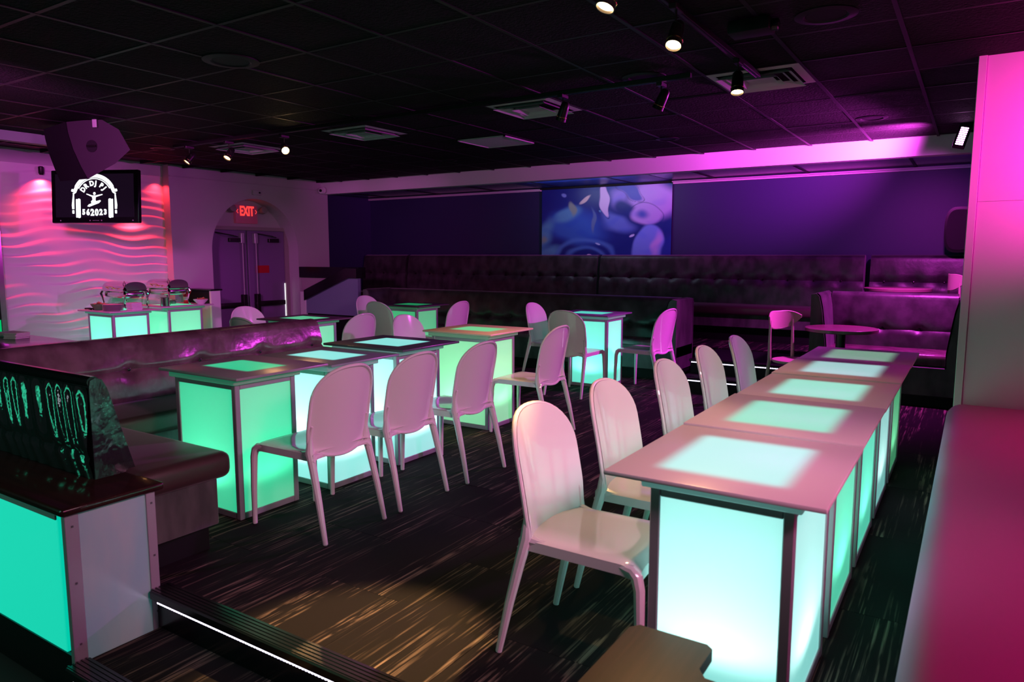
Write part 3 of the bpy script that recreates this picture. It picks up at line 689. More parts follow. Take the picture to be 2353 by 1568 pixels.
# alcove platform and its steps
pf = struct(MB().box(XL, 2.6, 8.45, YB, -.012, .31).build('floor_platform', M['blackgloss'], smooth=False))
MB().box(XL, 2.6, 8.45, YB, .31, .32).build('carpet', M['carpet'], pf, False)
bs = thing('platform_steps', 'two black steps with led edges between the far booths', 'steps')
MB().box(-2.52, -1.50, 7.18, 7.5, 0, .16).build('tread', M['black'], bs, False)
MB().box(-2.52, -1.50, 7.47, 8.45, 0, .31).build('tread', M['black'], bs, False)
for y, z in ((7.13, .16), (7.42, .31)):
    MB().rbox(-2.52, -1.50, y, y + .09, z - .02, z + .006, .004, 1).build('nosing', M['blackgloss'], bs)
led_strip(-2.50, -1.52, 7.145, .133, 'dotted white led strip on the lower step by the far booths')
led_strip(-2.50, -1.52, 7.435, .283, 'dotted white led strip on the upper step by the far booths')
led_strip(-8.15, -7.84, 7.853, .21, 'short white led strip glowing between the far left table and chair')

def u_booth(name, label, x0, x1, yf, yb, H, seatH, toe, armw, step, group=None, lean=.12):
    t = thing(name, label, 'booth', (x0, yf, 0), 0, group); W = x1 - x0; D = yb - yf
    o = tufted_back(W - 2 * armw, H - seatH + .1, .14, lean, step, M['leather'], t, (H - seatH) * .52)
    o.location = (armw, D - .14 - lean, seatH - .1)
    MB().box(0, W, D - .03, D, toe, H - .04).build('rear_panel', M['greyupholstery'], t, False)
    for s in (0, 1):   # side wings with rounded inner edge
        fx = (lambda a: a) if s == 0 else (lambda a: W - a)
        pr = [(0, toe + .15), (0, H - .01), (armw * .45, H), (armw * .75, H - .03), (armw * 1.05, H - .16), (armw * 1.5, seatH + .02), (armw * 1.5, toe + .15)]
        MB().prism(pr, lambda p, yy: (fx(p[0]), yy, p[1]), .0, D - .02).build('side_wing', M['greyupholstery'], t)
        mb = MB(); n = 14
        def fn(u, v):
            i = v * (len(pr) - 3) + 1.6; k = min(int(i), len(pr) - 2); q = i - k
            a = pr[k][0] * (1 - q) + pr[k + 1][0] * q; z = pr[k][1] * (1 - q) + pr[k + 1][1] * q
            return (fx(a + .012), .01 + (D - .08) * u, z + .006)
        mb.grid(fn, 8, n); mb.build('wing_cushion', M['leather'], t)
    MB().rbox(armw * 1.2, W - armw * 1.2, .03, D - .1, seatH - .12, seatH, .035, 3).build('seat', M['vinyl'], t)
    MB().rbox(0, W, .02, D - .02, toe, toe + .27, .006, 1).build('base', M['greyupholstery'], t)
    MB().box(.03, W - .03, .08, D - .02, 0, toe).build('toe_kick', M['black'], t, False)
    return t
u_booth('booth', 'long dark upholstered booth with end wings before the back wall', -7.52, -2.76, 7.66, 8.24, .925, .45, .12, .12, .34)
u_booth('booth', 'tufted velvet booth at the right in front of the pillar', -1.36, -.02, 7.62, 8.36, 1.04, .50, .11, .10, .33)

# near L shaped booth: long back along the tables plus a short wing beside the steps
nb = thing('corner_booth', 'near L shaped booth with shiny plum back and pleated outer side', 'booth', (0, 0, 0))
o = tufted_back(2.52, .41, .16, .10, .52, M['vinyl'], nb, .20, 'backrest', phase=.35)
o.location = (-4.62, 4.22, .455); o.rotation_euler = (0, 0, math.radians(90))   # local +x -> world +y? placed below
o.rotation_euler = (0, 0, math.radians(90)); o.location = (-4.60, 1.70, .468)
MB().box(-4.90, -4.84, 1.70, 4.22, .05, .84).build('rear_panel', M['black'], nb, False)
MB().rbox(-4.66, -4.12, 1.70, 4.20, .33, .465, .04, 4).build('seat', M['seat'], nb)
MB().rbox(-4.62, -4.19, 1.70, 4.17, .10, .335, .005, 1).build('base', M['greyupholstery'], nb)
MB().box(-4.62, -4.24, 1.72, 4.15, 0, .10).build('toe_kick', M['black'], nb, False)
MB().rbox(-4.2, -2.985, 1.66, 2.13, .345, .475, .045, 4).build('seat', M['seat'], nb)
MB().rbox(-4.2, -3.02, 1.70, 2.06, .12, .35, .005, 1).build('base', M['greyupholstery'], nb)
MB().box(-4.2, -3.05, 1.72, 2.02, 0, .12).build('toe_kick', M['black'], nb, False)
# short wing backrest: profile prism along x, smooth inner side
prf = [(1.545, .462), (1.545, .86), (1.55, .89), (1.575, .90), (1.60, .89), (1.62, .85), (1.72, .475), (1.72, .462)]
MB().prism(prf, lambda p, xx: (xx, p[0], p[1]), -4.8, -3.12).build('wing_back', M['pleat'], nb)
mb = MB()
def pleat(u, v):
    x = -7.4 + (-3.13 + 7.4) * u; z = .66 + (.875 - .66) * v if False else .463 + (.862 - .463) * v
    sl = x * 1.0 - (1 - v) * .16
    w1 = math.sin(sl * 62 + 1.4 * math.sin(sl * 13) + .8 * math.sin(v * 5))
    f = .010 * w1 * (.35 + .65 * v) * (1 if v < .93 else max(0, (1 - v) / .07))
    lowb = .012 * math.exp(-((z - (.56 + .02 * math.sin(x * 3))) / .012) ** 2)
    return (x, 1.538 - .012 * math.sin(PI * v) - f + lowb, z)
mb.grid(pleat, 900, 22); mb.build('pleated_cover', M['pleat'], nb)
MB().tube([(-7.4, 1.565, .882), (-5, 1.565, .882), (-3.125, 1.565, .882)], .026, 10).build('top_roll', M['blackgloss'], nb)

# right hand bench in the foreground and the pillar
wb = thing('window_bench', 'pale vinyl bench running along the right edge toward the pillar', 'bench', (0, 0, 0))
MB().rbox(-.10, 1.15, 1.55, 5.36, .26, .484, .09, 6).build('seat', M['benchpink'], wb)
MB().rbox(-.03, 1.12, 1.60, 5.34, .06, .28, .01, 1).build('base', M['benchpink'], wb)
MB().box(.02, 1.1, 1.62, 5.3, 0, .07).build('toe_kick', M['black'], wb, False)
pil = struct(MB().box(-.045, 1.6, 5.395, 6.2, 0, ZC + .02).build('pillar', M['white'], smooth=False))
MB().rbox(-.068, -.022, 5.372, 5.40, 0, ZC, .003, 1).build('corner_trim', M['white'], pil)
for z0, z1 in ((0, 1.748), (1.75, ZC)):
    MB().box(-.02, 1.6, 5.385, 5.3955, z0, z1).build('panel', M['white'], pil, False)

# stair half walls beside the doors
sw_ = thing('stair_wall', 'pale stair side wall with sloping black cap right of the exit doors', 'half wall')
MB().prism([(-8.94, .50), (-7.80, .50), (-7.80, 1.08), (-7.95, 1.08), (-8.94, .70)], lambda p, yy: (p[0], yy, p[1]), 7.84, 7.90).build('panel', mat('grey_satin_laminate', (.20, .24, .36), .14), sw_, False)
MB().box(-8.94, -7.82, 7.86, 7.90, 0, .50).build('plinth', M['black'], sw_, False)
MB().prism([(-8.95, .865), (-8.95, .70), (-7.97, 1.07), (-7.79, 1.07), (-7.79, 1.215), (-8.03, 1.215)], lambda p, yy: (p[0], yy, p[1]), 7.80, 7.93).build('cap', M['blackgloss'], sw_, False)
MB().rbox(-9.06, -8.94, 7.82, 7.92, 0, .84, .004, 1).build('post', M['white'], sw_)
s2 = thing('stair_wall', 'straight black capped half wall behind the sloping stair wall', 'half wall')
MB().box(-9.43, -8.16, 8.19, 8.25, 0, 1.06).build('panel', mat('mauve_laminate', (.45, .35, .40), .4), s2, False)
MB().rbox(-9.45, -8.10, 8.15, 8.32, 1.05, 1.225, .004, 1).build('cap', M['blackgloss'], s2)
s3 = thing('door_side_wall', 'short half wall with black band left of the exit doors', 'half wall')
MB().box(-9.44, -8.93, 6.14, 6.26, -.3, .90).build('panel', mat('pale_green_laminate', (.45, .50, .50), .4), s3, False)
MB().box(-9.44, -8.93, 6.13, 6.14, .74, .925).build('band', M['black'], s3, False)
MB().rbox(-8.945, -8.905, 6.12, 6.27, -.3, .925, .003, 1).build('corner_trim', M['white'], s3)
MB().rbox(-9.44, -8.88, 6.10, 6.29, .925, .945, .004, 1).build('cap', M['blackgloss'], s3)

# counter behind the long booth with napkins
ct = thing('side_counter', 'black counter with dark top behind the long booth at far left', 'counter', (-6.3, 2.55, 0))
MB().rbox(-.75, .75, -.45, .38, .70, .735, .006, 2).build('top', M['blackwood'], ct)
MB().box(-.70, .70, -.40, .30, .02, .70).build('body', M['black'], ct, False)
def stack(name, label, cat, loc, w_, d_, h, n, m, rz=0, group=None):
    t = thing(name, label, cat, loc, rz, group); mb = None
    hh = h / n
    for k in range(n):
        dx, dy = random.uniform(-.004, .004), random.uniform(-.004, .004)
        MB().rbox(-w_ / 2 + dx, w_ / 2 + dx, -d_ / 2 + dy, d_ / 2 + dy, k * hh, (k + 1) * hh - .0012, min(.003, hh * .3), 1).build('sheet_bundle', m, t)
    return t
stack('napkin_stack', 'low pile of pink lit napkins on the black counter', 'napkins', (-6.62, 2.74, .735), .13, .13, .05, 4, M['plate'], .3)
stack('napkin_stack', 'flat pile of papers left of the napkin pile on the counter', 'napkins', (-6.85, 2.80, .735), .24, .16, .035, 3, M['plate'], .1)

# ------------------------------------------------------------------ buffet things
def chafer(loc, label, lidm):
    t = thing('chafing_dish', label, 'chafing dish', loc, 0, 'chafing dishes on the buffet')
    W, D = .27, .15
    MB().rbox(-W, W, -D, D, .20, .215, .006, 1).build('rim_tray', M['chrome'], t)
    p = MB(); p.rbox(-W + .03, W - .03, -D + .02, D - .02, .12, .205, .03, 3); p.build('water_pan', M['chrome'], t)
    l = MB()
    def lid(u, v):
        a = PI * u; return ((-W + .02) * (1 - v) + (W - .02) * v, -(D - .01) * math.cos(a) * 1.0, .215 + .105 * math.sin(a) ** .6)
    l.grid(lid, 14, 6)
    for v in (0, 1):
        pts = [lid(u / 14, v) for u in range(15)]; k = len(l.v); l.v += pts; l.f.append(tuple(range(k, k + 15)))
    lo = l.build('lid', M[lidm], t)
    MB().tube([(-.07, -D - .005, .235), (-.07, -D - .04, .26), (.07, -D - .04, .26), (.07, -D - .005, .235)], .006, 8).build('handle', M['gold'], lo)
    for sx in (-1, 1):
        for sy in (-1, 1):
            x, y = sx * (W - .02), sy * (D - .01)
            MB().tube([(x, y, .205), (x + sx * .02, y + sy * .01, .17), (x + sx * .006, y, .12), (x - sx * .02, y, .06), (x - sx * .005, y, .02), (x + sx * .02, y, .0)], [.014, .018, .012, .009, .008, .010], 8).build('leg', M['chrome'], t)
    MB().tube([(-W + .05, 0, .055), (W - .05, 0, .055)], .005, 6).build('stretcher', M['chrome'], t)
    f = MB(); f.lathe([(.022, 0), (.026, .02), (.012, .035), (.008, .05)], (W - .03, -D + .02, .215), 12)
    f.tube([(W - .03 + .024 * math.sin(a * PI / 6), -D + .02, .292 - .026 * math.cos(a * PI / 6)) for a in range(13)], .004, 6, caps=False)
    f.lathe([(.001, 0), (.006, .008), (.001, .018)], (W - .03, -D + .02, .316), 8); f.build('finial', M['chrome'], t)
    for s in (-1, 1):
        MB().lathe([(.04, 0), (.045, .03), (.03, .045)], (s * .1, 0, .0), 12).build('fuel_can', M['alud'], t)
    return t
chafer((-8.93, 4.93, .77), 'silver chafing dish on the left buffet table', 'chrome')
chafer((-8.93, 5.50, .785), 'silver chafing dish on the right buffet table', 'chrome')
t = thing('plate_stack', 'round stack of white paper plates on the left buffet table', 'plates', (-8.60, 4.60, .76))
for k in range(9):
    MB().lathe([(.07, k * .0085), (.078, k * .0085 + .003), (.112, k * .0085 + .0075), (.112, k * .0085 + .0083), (.07, k * .0085 + .006)], n=28).build('plate', M['plate'], t)
stack('napkin_stack', 'square stack of white napkins beside the paper plates', 'napkins', (-8.50, 4.80, .76), .13, .13, .09, 6, M['plate'])
t = thing('chip_bowl', 'green bowl of tortilla chips at the left end of the buffet', 'bowl', (-8.86, 4.58, .76))
MB().lathe([(.05, 0), (.06, .01), (.095, .06), (.10, .075), (.09, .07), (.05, .015)], n=20).build('bowl', M['greenbowl'], t)
c = MB()
for k in range(26):
    a, r = random.uniform(0, 6.28), random.uniform(0, .06); q = Matrix.Translation((r * math.cos(a), r * math.sin(a), .065 + random.uniform(0, .03) * (1 - r / .07))) @ Matrix.Rotation(random.uniform(0, 3), 4, 'Z') @ Matrix.Rotation(random.uniform(-.7, .7), 4, 'X')
    c.add([q @ V(p) for p in ((-.022, -.012, 0), (.022, -.012, 0), (0, .025, .004), (0, 0, -.003))], [(0, 1, 2), (0, 1, 3), (1, 2, 3), (2, 0, 3)])
c.build('chips', M['chips'], t, False)['kind'] = 'stuff'
t = thing('tongs', 'black serving tongs beside the green chip bowl', 'tongs', (-9.0, 4.52, .76))
for s in (-1, 1): MB().tube([(-.08, 0, .012), (0, s * .012, .018), (.09, s * .016, .012)], [.009, .008, .012], 8).build('arm', M['black'], t)
t = thing('food_bowl', 'white bowl of food at the right end of the buffet', 'bowl', (-8.58, 5.74, .775))
MB().lathe([(.04, 0), (.045, .008), (.085, .05), (.092, .065), (.083, .06), (.04, .012)], n=20).build('bowl', M['plate'], t)
c = MB()
for k in range(22):
    a, r = random.uniform(0, 6.28), random.uniform(0, .055); q = V((r * math.cos(a), r * math.sin(a), .058 + random.uniform(0, .02))); d = V((random.uniform(-.03, .03), random.uniform(-.03, .03), random.uniform(-.003, .015)))
    c.tube([q - d, q + d], .005, 5)
c.build('food', M['chips'], t)['kind'] = 'stuff'
t = thing('ketchup_bottle', 'red sauce bottle with pale label behind the chafing dish', 'bottle', (-8.93, 5.76, .775))
MB().lathe([(.03, 0), (.034, .01), (.034, .12), (.02, .15), (.016, .16)], n=16).build('bottle', M['red'], t)
MB().lathe([(.0345, .04), (.0352, .041), (.0352, .085), (.0345, .086)], n=16).build('bottle_label', M['plate'], t)
MB().lathe([(.016, .16), (.017, .162), (.014, .185), (.006, .19)], n=12).build('cap', M['red'], t)
t = thing('steel_pot', 'small steel pot behind the right chafing dish', 'pot', (-8.58, 5.24, .775))
MB().lathe([(.05, 0), (.055, .005), (.055, .11), (.058, .113), (.052, .113), (.05, .01)], n=20).build('pot', M['chrome'], t)

# ------------------------------------------------------------------ round tables and wooden chairs at the back
def round_table(loc, r, label):
    t = thing('round_table', label, 'table', loc, 0, None)
    MB().lathe([(r - .01, -.035), (r, -.03), (r, -.004), (r - .006, 0)], (0, 0, .745), 48).build('tabletop', mat('plum_laminate', (.20, .10, .12), .25), t)
    MB().tube([(0, 0, .03), (0, 0, .71)], .042, 20).build('pedestal', M['blackmetal'], t)
    MB().lathe([(.22, 0), (.22, .012), (.06, .03), (.05, .05)], n=28).build('base', M['blackmetal'], t)
    return t
round_table((-1.02, 7.26, 0), .315, 'round plum table before the tufted booth at the right')
round_table((-.70, 8.80, .32), .33, 'round table on the back platform, seen edge on above the booth')
wd = mat('pale_wood', (.55, .42, .36), .35)
def wood_chair(loc, rz, label):
    t = thing('cafe_chair', label, 'chair', loc, rz, 'wooden cafe chairs at the back')
    b = MB(); n = 16
    def fn(u, v):
        a = (u * 2 - 1); y = .215 * a; hh = .075 * (1 - abs(a) ** 3.2) + .006; zc = .815 + .035 * a * a
        return (-.205 + .085 * a * a, y, zc + hh * (v * 2 - 1))
    b.grid(fn, n, 6); b.grid(lambda u, v: (fn(1 - u, v)[0] - .014, fn(1 - u, v)[1], fn(1 - u, v)[2]), n, 6)
    ring = [fn(i / n, 0) for i in range(n + 1)] + [fn(1 - i / n, 1) for i in range(n + 1)]
    ring = [(p[0] - .007, p[1], p[2]) for p in ring]; b.tube(ring + [ring[0]], .0075, 6, caps=False)
    b.build('backrest', wd, t)
    MB().lathe([(.19, -.03), (.20, -.02), (.20, -.004), (.18, 0)], (0, 0, .47), 28).build('seat', wd, t)
    for s in (-1, 1):
        MB().tube([(-.17, s * .15, .82), (-.165, s * .155, .6), (-.16, s * .155, .45), (-.21, s * .17, .0)], [.010, .014, .017, .012], 8).build('leg', wd, t)
        MB().tube([(.13, s * .13, .45), (.18, s * .16, 0)], [.017, .012], 8).build('leg', wd, t)
    return t
wood_chair((-1.34, 6.88, 0), math.radians(-28), 'wooden chair with curved magenta lit back left of the round table')
wood_chair((-.02, 8.88, .32), math.radians(20), 'wooden chair back showing just beside the pillar')

# ------------------------------------------------------------------ ceiling things
for i, (x, y) in enumerate(VENTS):
    lab = ['white square ceiling vent under the nearest track, most magenta of the vents', 'white square ceiling vent second from the right', 'greenish lit square ceiling vent left of the blank panel', 'dim square ceiling vent farthest left over the exit'][i]
    t = thing('ceiling_vent', lab, 'vent', (x, y, ZC - .016), 0, 'square ceiling vents')
    f = MB(); h = .298
    for a, b, z0, z1 in ((h, .245, -.006, .0), (.245, .20, -.03, .0), (.19, .15, -.022, .004), (.135, .10, -.028, .002), (.09, .0, -.012, -.008)):
        n_ = [(a, z0 if a != h else 0), (b, z1 if a != h else -.006)]
        vs = []
        for r, z in n_: vs += [(-r, -r, z), (r, -r, z), (r, r, z), (-r, r, z)]
        fs = [(k, (k + 1) % 4, 4 + (k + 1) % 4, 4 + k) for k in range(4)]
        nm = 'frame' if a == h else 'louvre'
        MB().add(vs, fs).build(nm, M['vent'], t, False, False)
    MB().box(-.29, .29, -.29, .29, .004, .010).build('backing', M['black'], t, False)
t = thing('ceiling_panel', 'blank pale square light panel in the ceiling, unlit teal', 'ceiling panel', (-4.41, 6.54, ZC - .014))
MB().rbox(-.29, .29, -.285, .285, -.006, .0, .002, 1).build('diffuser', mat('pale_diffuser', (.50, .52, .52), .4), t)
f = MB()
for a, b, c, d in ((-.305, .305, -.30, -.283), (-.305, .305, .283, .30), (-.305, -.288, -.30, .30), (.288, .305, -.30, .30)): f.box(a, b, c, d, -.012, 0)
f.build('frame', M['vent'], t, False)
DL = [(-4.00, 2.97, .17, 'dark round ceiling speaker at upper left'), (-.72, 4.05, .15, 'round ceiling speaker at the top right'), (-1.99, 4.76, .15, 'round ceiling speaker behind the lit spotlight'), (-.86, 7.23, .13, 'small round black downlight in the magenta lit tiles'),
      (-2.80, 7.36, .12, 'blue rimmed downlight near the soffit above the artwork'), (-5.79, 7.48, .12, 'downlight ring near the soffit left of the artwork'), (-7.17, 7.28, .12, 'downlight ring nearest the soffit corner'), (-7.88, 4.89, .13, 'dark downlight above the exit side wall'), (-4.62, 4.83, .13, 'dark downlight next to the greenish vent')]
for x, y, r, lab in DL:
    t = thing('recessed_downlight', lab, 'ceiling light', (x, y, ZC - .014), 0, 'recessed round ceiling fittings')
    MB().lathe([(r, .0), (r, -.006), (r * .72, -.010), (r * .66, -.004), (r * .64, .02)], n=32).build('trim_ring', M['grid'], t)
    MB().lathe([(r * .64, -.004), (r * .3, -.003), (.001, -.003)], n=24).build('baffle', M['black'], t)
t = thing('projector', 'small black box with arm hanging from the ceiling between track and pillar', 'projector', (-1.0, 3.92, ZC - .014))
MB().rbox(-.16, .05, -.07, .07, -.075, -.01, .008, 2).build('housing', M['black'], t)
MB().lathe([(.03, 0), (.03, .03), (.02, .035)], n=14).xf(Matrix.Translation((.05, 0, -.045)) @ Matrix.Rotation(PI / 2, 4, 'Y')).build('lens', M['blackgloss'], t)

# tracks and spot heads
def track(name_label, p0, p1):
    t = thing('light_track', name_label, 'track', (0, 0, 0)); a, b = V(p0), V(p1)
    if abs(a.x - b.x) > abs(a.y - b.y): mb = MB().rbox(min(a.x, b.x), max(a.x, b.x), a.y - .018, a.y + .018, a.z - .02, a.z + .012, .003, 1)
    else: mb = MB().rbox(a.x - .018, a.x + .018, min(a.y, b.y), max(a.y, b.y), a.z - .02, a.z + .012, .003, 1)
    mb.build('rail', M['blackmetal'], t)
    mb = MB()
    if abs(a.x - b.x) > abs(a.y - b.y):
        for s in (-1, 1): mb.box(min(a.x, b.x), max(a.x, b.x), a.y + s * .012 - .003, a.y + s * .012 + .003, a.z - .022, a.z - .02)
    else:
        for s in (-1, 1): mb.box(a.x + s * .012 - .003, a.x + s * .012 + .003, min(a.y, b.y), max(a.y, b.y), a.z - .022, a.z - .02)
    mb.build('conductor', M['blackgloss'], t, False)
track('black light track running away along the ceiling at top right', (-1.29, .8, 2.60), (-1.29, 5.0, 2.60))
track('black light track running across the ceiling toward the left wall', (-7.45, 4.76, 2.60), (-1.66, 4.76, 2.60))
def spot(loc, tgt, label, bright, watts, ang=42):
    t = thing('track_spotlight', label, 'spotlight', loc, 0, 'track spotlights'); top = 2.60 - loc[2]
    d = (V(tgt) - V(loc)).normalized(); q = d.to_track_quat('-Z', 'Y').to_matrix().to_4x4()
    MB().rbox(-.02, .02, -.05, .05, top - .045, top - .018, .004, 1).build('adapter', M['blackmetal'], t)
    MB().tube([(0, 0, top - .04), (0, 0, top - .09), (.028, .0, top - .11), (.030, 0, .0)], .006, 6).build('yoke', M['blackmetal'], t)
    MB().lathe([(.018, .085), (.030, .07), (.034, .03), (.036, -.02), (.040, -.055), (.036, -.055), (.030, -.03)], n=20).xf(q).build('housing', M['blackmetal'], t)
    MB().lathe([(.001, -.046), (.034, -.044), (.034, -.040), (.001, -.038)], n=18).xf(q).build('bulb', M[bright], t)
    MB().lathe([(.0395, -.030), (.0405, -.027), (.0395, -.024)], n=20).xf(q).build('trim_ring', M['gold'], t)
    lamp('spot_beam', 'SPOT', tuple(V(loc) + d * .075), WARM, watts, tgt, .03, ang, .6)
spot((-1.29, 2.72, 2.44), (-1.82, 1.78, 0), 'track spotlight cut by the top edge of the picture', 'bulb', 1000, 24)
spot((-1.26, 3.38, 2.44), (-1.25, 2.3, .5), 'brightest warm track spotlight near the top centre', 'bulb', 60, 60)
spot((-1.28, 4.50, 2.44), (-1.1, 3.9, .5), 'track spotlight hanging just before the magenta lit vent', 'bulb', 45, 60)
spot((-2.62, 4.76, 2.45), (-3.3, 4.9, .8), 'track spotlight by the second vent, aimed down', 'bulbdim', 60, 44)
spot((-1.88, 4.80, 2.46), (-2.9, 4.9, .5), 'small orange track spotlight between the two right vents', 'bulbdim', 30, 40)
spot((-5.77, 4.85, 2.45), (-2.6, 3.2, .8), 'starry bright track spotlight left of the centre', 'bulb', 16, 50)
spot((-6.56, 4.80, 2.45), (-6.3, 3.3, .5), 'small orange spotlight second from the left end of the track', 'bulbdim', 12, 40)
spot((-7.21, 4.78, 2.45), (-7.6, 3.0, .3), 'dim spotlight at the far left end of the track', 'bulbdim', 5, 40)

# magenta LED washer fixture by the pillar
t = thing('wall_washer', 'black led wash light with magenta diodes beside the pillar top', 'stage light', (-.175, 7.95, 2.545))
R_ = Matrix.Scale(.78, 4) @ Matrix.Rotation(math.radians(14), 4, 'Y') @ Matrix.Rotation(math.radians(-20), 4, 'X')
MB().rbox(-.065, .065, -.03, .05, -.20, .14, .012, 2).xf(R_).build('housing', M['blackmetal'], t)
b = MB()
for k in range(9): b.rbox(-.040, .040, -.036, -.028, -.185 + k * .026, -.168 + k * .026, .003, 1)
b.xf(R_).build('diodes', M['ledmag'], t)
MB().tube([(.06, 0, .0), (.14, .02, .03), (.16, .03, .12)], .007, 6).build('bracket', M['blackmetal'], t)

# black wall speaker at the right end of the alcove
t = thing('wall_speaker', 'rounded black speaker on the dark wall left of the pillar', 'speaker', (-.18, 9.62, 1.70))
prf = [(.15 * math.copysign(abs(math.cos(a)) ** .6, math.cos(a)), .255 * math.copysign(abs(math.sin(a)) ** .7, math.sin(a))) for a in [2 * PI * k / 32 for k in range(32)]]
MB().prism(prf, lambda p, yy: (p[0], yy, p[1]), -.10, .12).build('cabinet', M['blackgloss'], t)
MB().prism([(p[0] * .85, p[1] * .88) for p in prf], lambda p, yy: (p[0], yy, p[1]), -.108, -.10).build('grille', M['black'], t)
MB().rbox(-.03, .03, .10, .22, -.05, .05, .006, 1).build('bracket', M['blackmetal'], t)

# television with its white-on-black screen graphic
C_tv = V((-8.52, 4.45, 2.08))
wd_ = V((math.cos(math.radians(25)), math.sin(math.radians(25)), 0)); nz_ = V((math.sin(math.radians(25)), -math.cos(math.radians(25)), 0))
tilt = Matrix.Rotation(math.radians(-4), 4, 'X')
tv = thing('television', 'flat black television showing a white headphones and lettering graphic', 'television', tuple(C_tv), math.radians(27))
W, H_ = .53, .30
MB().rbox(-W, W, -.03, .03, -H_, H_, .012, 2).xf(tilt).build('housing', M['blackgloss'], tv)
MB().box(-W + .055, W - .055, -.033, -.029, -H_ + .065, H_ - .045).xf(tilt).build('screen', M['screen'], tv, False)
MB().tube([(0, .03, .05), (-.30, .35, .06), (-.40, .62, .06), (-.66, .90, .06)], .018, 8).rbox(-.69, -.63, .87, .94, -.08, .20, .01, 1).build('wall_arm', M['blackmetal'], tv)
g = MB(); SC = .0032  # screen graphic drawn in local units: x right, z up
def poly(pts, z=-.036): g.prism(pts, lambda p, yy: (p[0], yy, p[1]), z, z + .003)
N = 28; cz = .02
def arc(r0, r1, a0, a1, sx=1.0, c=(0, 0)):
    k = 24; po = [(c[0] + sx * r1 * math.cos(a0 + (a1 - a0) * i / k), c[1] + r1 * math.sin(a0 + (a1 - a0) * i / k)) for i in range(k + 1)]
    pi_ = [(c[0] + sx * r0 * math.cos(a0 + (a1 - a0) * i / k), c[1] + r0 * math.sin(a0 + (a1 - a0) * i / k)) for i in range(k + 1)]
    for i in range(k): poly([po[i], po[i + 1], pi_[i + 1], pi_[i]])
arc(.245, .292, math.radians(28), math.radians(152), 1.0, (0, 0))
arc(.226, .237, math.radians(28), math.radians(152), 1.0, (0, 0))
def rrect(cx_, cz_, w_, h_, r, ang=0):
    pts = []
    for qx, qz, a0 in ((1, 1, 0), (-1, 1, 90), (-1, -1, 180), (1, -1, 270)):
        for k in range(5):
            a = math.radians(a0 + 22.5 * k); pts.append((qx * (w_ / 2 - r) + r * math.cos(a), qz * (h_ / 2 - r) + r * math.sin(a)))
    ca, sa = math.cos(ang), math.sin(ang); poly([(cx_ + p[0] * ca - p[1] * sa, cz_ + p[0] * sa + p[1] * ca) for p in pts])
for s in (-1, 1):
    rrect(s * .243, .105, .045, .085, .008, s * .45); rrect(s * .285, .085, .035, .035, .010, s * .3); rrect(s * .262, .055, .05, .02, .006, s * -.6)
    rrect(s * .205, -.140, .040, .245, .018, 0); rrect(s * .236, -.140, .018, .235, .008, 0)
    poly([(s * .268, .04), (s * .282, .04), (s * .300, -.10), (s * .296, -.15), (s * .268, -.15)]); rrect(s * .282, -.185, .026, .045, .008)
def glyph(chx, x, z, size, ang, sx=1.0, bold=.004):
    vs, fs = text_mesh(chx, size, .003, bold=bold, sx=sx); ca, sa = math.cos(ang), math.sin(ang)
    g.add([(x + p[0] * ca - p[1] * sa, -.0365 + p[2], z + p[0] * sa + p[1] * ca) for p in vs], fs)
for c_, a in (('D', 147), ('R', 127), ('D', 100), ('J', 82), ('P', 56), ('J', 38)):
    r = math.radians(a); glyph(c_, .172 * math.cos(r), .0 + .172 * math.sin(r), .085, r - PI / 2, .9, .004)
for k, c_ in enumerate('562023'):
    xx = (k - 2.5) * .057; b_ = 1 - abs(k - 2.5) / 2.5; glyph(c_, xx, -.190 - .008 * b_, .090 + .030 * b_, 0, .82, .005)
# snowboarding figure
poly([(-.095, -.115), (-.070, -.122), (.060, -.075), (.085, -.050), (.078, -.038), (.045, -.045), (-.075, -.092)])
poly([(-.035, -.092), (-.045, -.055), (-.020, -.030), (.012, -.028), (.030, -.066), (.0, -.080)])
poly([(-.024, -.032), (-.034, .020), (.024, .020), (.014, -.030)])
poly([(-.030, .022), (-.100, .045), (-.106, .036), (-.030, .002)]); poly([(.022, .022), (.105, .038), (.110, .028), (.024, .002)])
rrect(.002, .045, .030, .036, .014)
g.xf(tilt @ Matrix.Translation((0, 0, -.008)) @ Matrix.Scale(.92, 4, (1, 0, 0)) @ Matrix.Scale(.90, 4, (0, 0, 1))).build('screen_graphic', M['logo'], tv, False)
b = MB()
for xx in (-.42, -.06, .08, .46): b.lathe([(.006, 0), (.006, .003)], n=8).xf(Matrix.Identity(4))
b = MB()
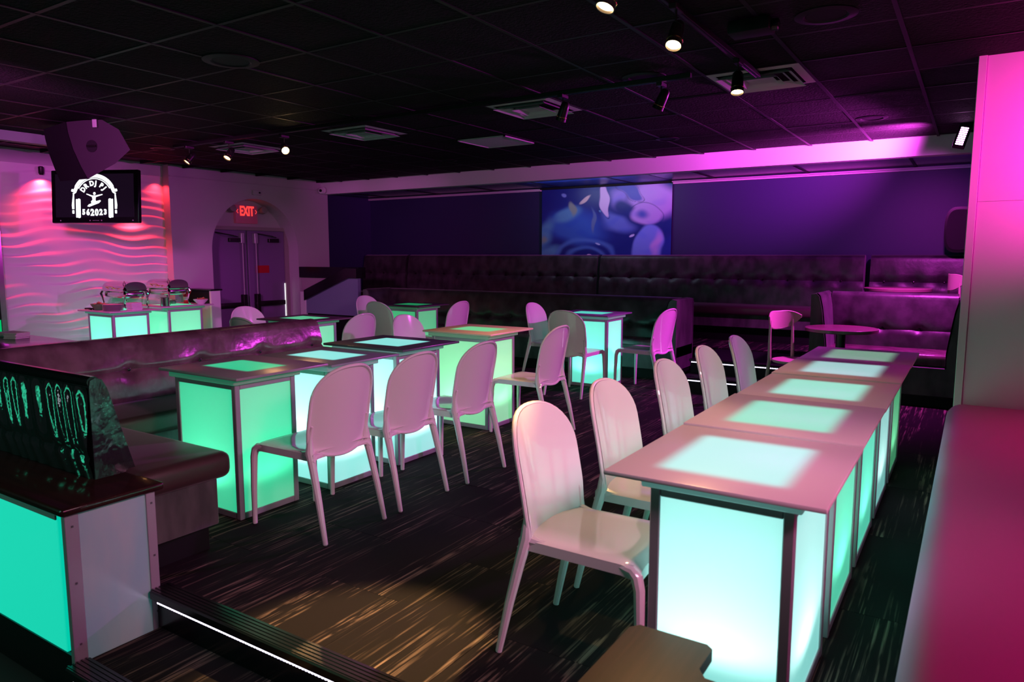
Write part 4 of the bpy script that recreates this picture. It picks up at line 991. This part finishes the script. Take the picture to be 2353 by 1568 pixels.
for xx in (-.42, -.06, .08, .46): b.box(xx - .006, xx + .006, -.0325, -.03, -H_ + .022, -H_ + .034)
b.box(-.03, .05, -.0325, -.03, -H_ + .026, -H_ + .030)
b.xf(tilt).build('front_buttons', M['vent'], tv, False)

# hanging stage speaker
t = thing('hanging_speaker', 'big black wedge speaker hung from the ceiling before the television', 'speaker', (-6.80, 3.56, 2.62), math.radians(24))
side = [(-.18, .02), (.06, .02), (.17, -.07), (.26, -.16), (.29, -.32), (.20, -.44), (-.08, -.60), (-.14, -.42), (-.17, -.22)]
side = [(-.26, .0), (.08, .02), (.26, -.08), (.36, -.26), (.20, -.38), (-.08, -.51), (-.14, -.40), (-.21, -.24), (-.25, -.09)]
off = V((-.42, .10, -.02))
mb = MB(); n = len(side); vs = [(p[0], 0, p[1]) for p in side] + [(p[0] * .75 - .05 + off.x, off.y + .10, p[1] * .95 + off.z) for p in side]
mb.add(vs, [tuple(range(n)), tuple(range(2 * n - 1, n - 1, -1))] + [(i, (i + 1) % n, n + (i + 1) % n, n + i) for i in range(n)])
mb.build('cabinet', mat('black_speaker_paint', (.014, .008, .015), .6), t, False)
gr = MB(); a = [vs[k] for k in (0, 8, 7, 6, 5)]; b_ = [vs[n + k] for k in (0, 8, 7, 6, 5)]
for i in range(4):
    q = [V(a[i]), V(a[i + 1]), V(b_[i + 1]), V(b_[i])]; nn = (q[1] - q[0]).cross(q[3] - q[0]).normalized()
    if nn.y > 0: nn = -nn
    gr.add([p + nn * .006 for p in q] , [(0, 1, 2, 3)])
gr.build('grille', M['black'], t, False)
MB().rbox(-.02, .02, -.03, -.012, -.08, .06, .003, 1).build('bracket', M['alu'], t).location = (.04, 0, .02)
MB().prism([(.055 * math.cos(k * PI / 10) - .02, .055 * math.sin(k * PI / 10) - .22) for k in range(20)], lambda p, yy: (p[0], yy, p[1]), -.004, .0).build('handle_cup', M['black'], t, False)
MB().tube([(-.06, -.012, -.22), (0, -.02, -.22), (.03, -.012, -.22)], .01, 6).build('handle', M['blackmetal'], t)
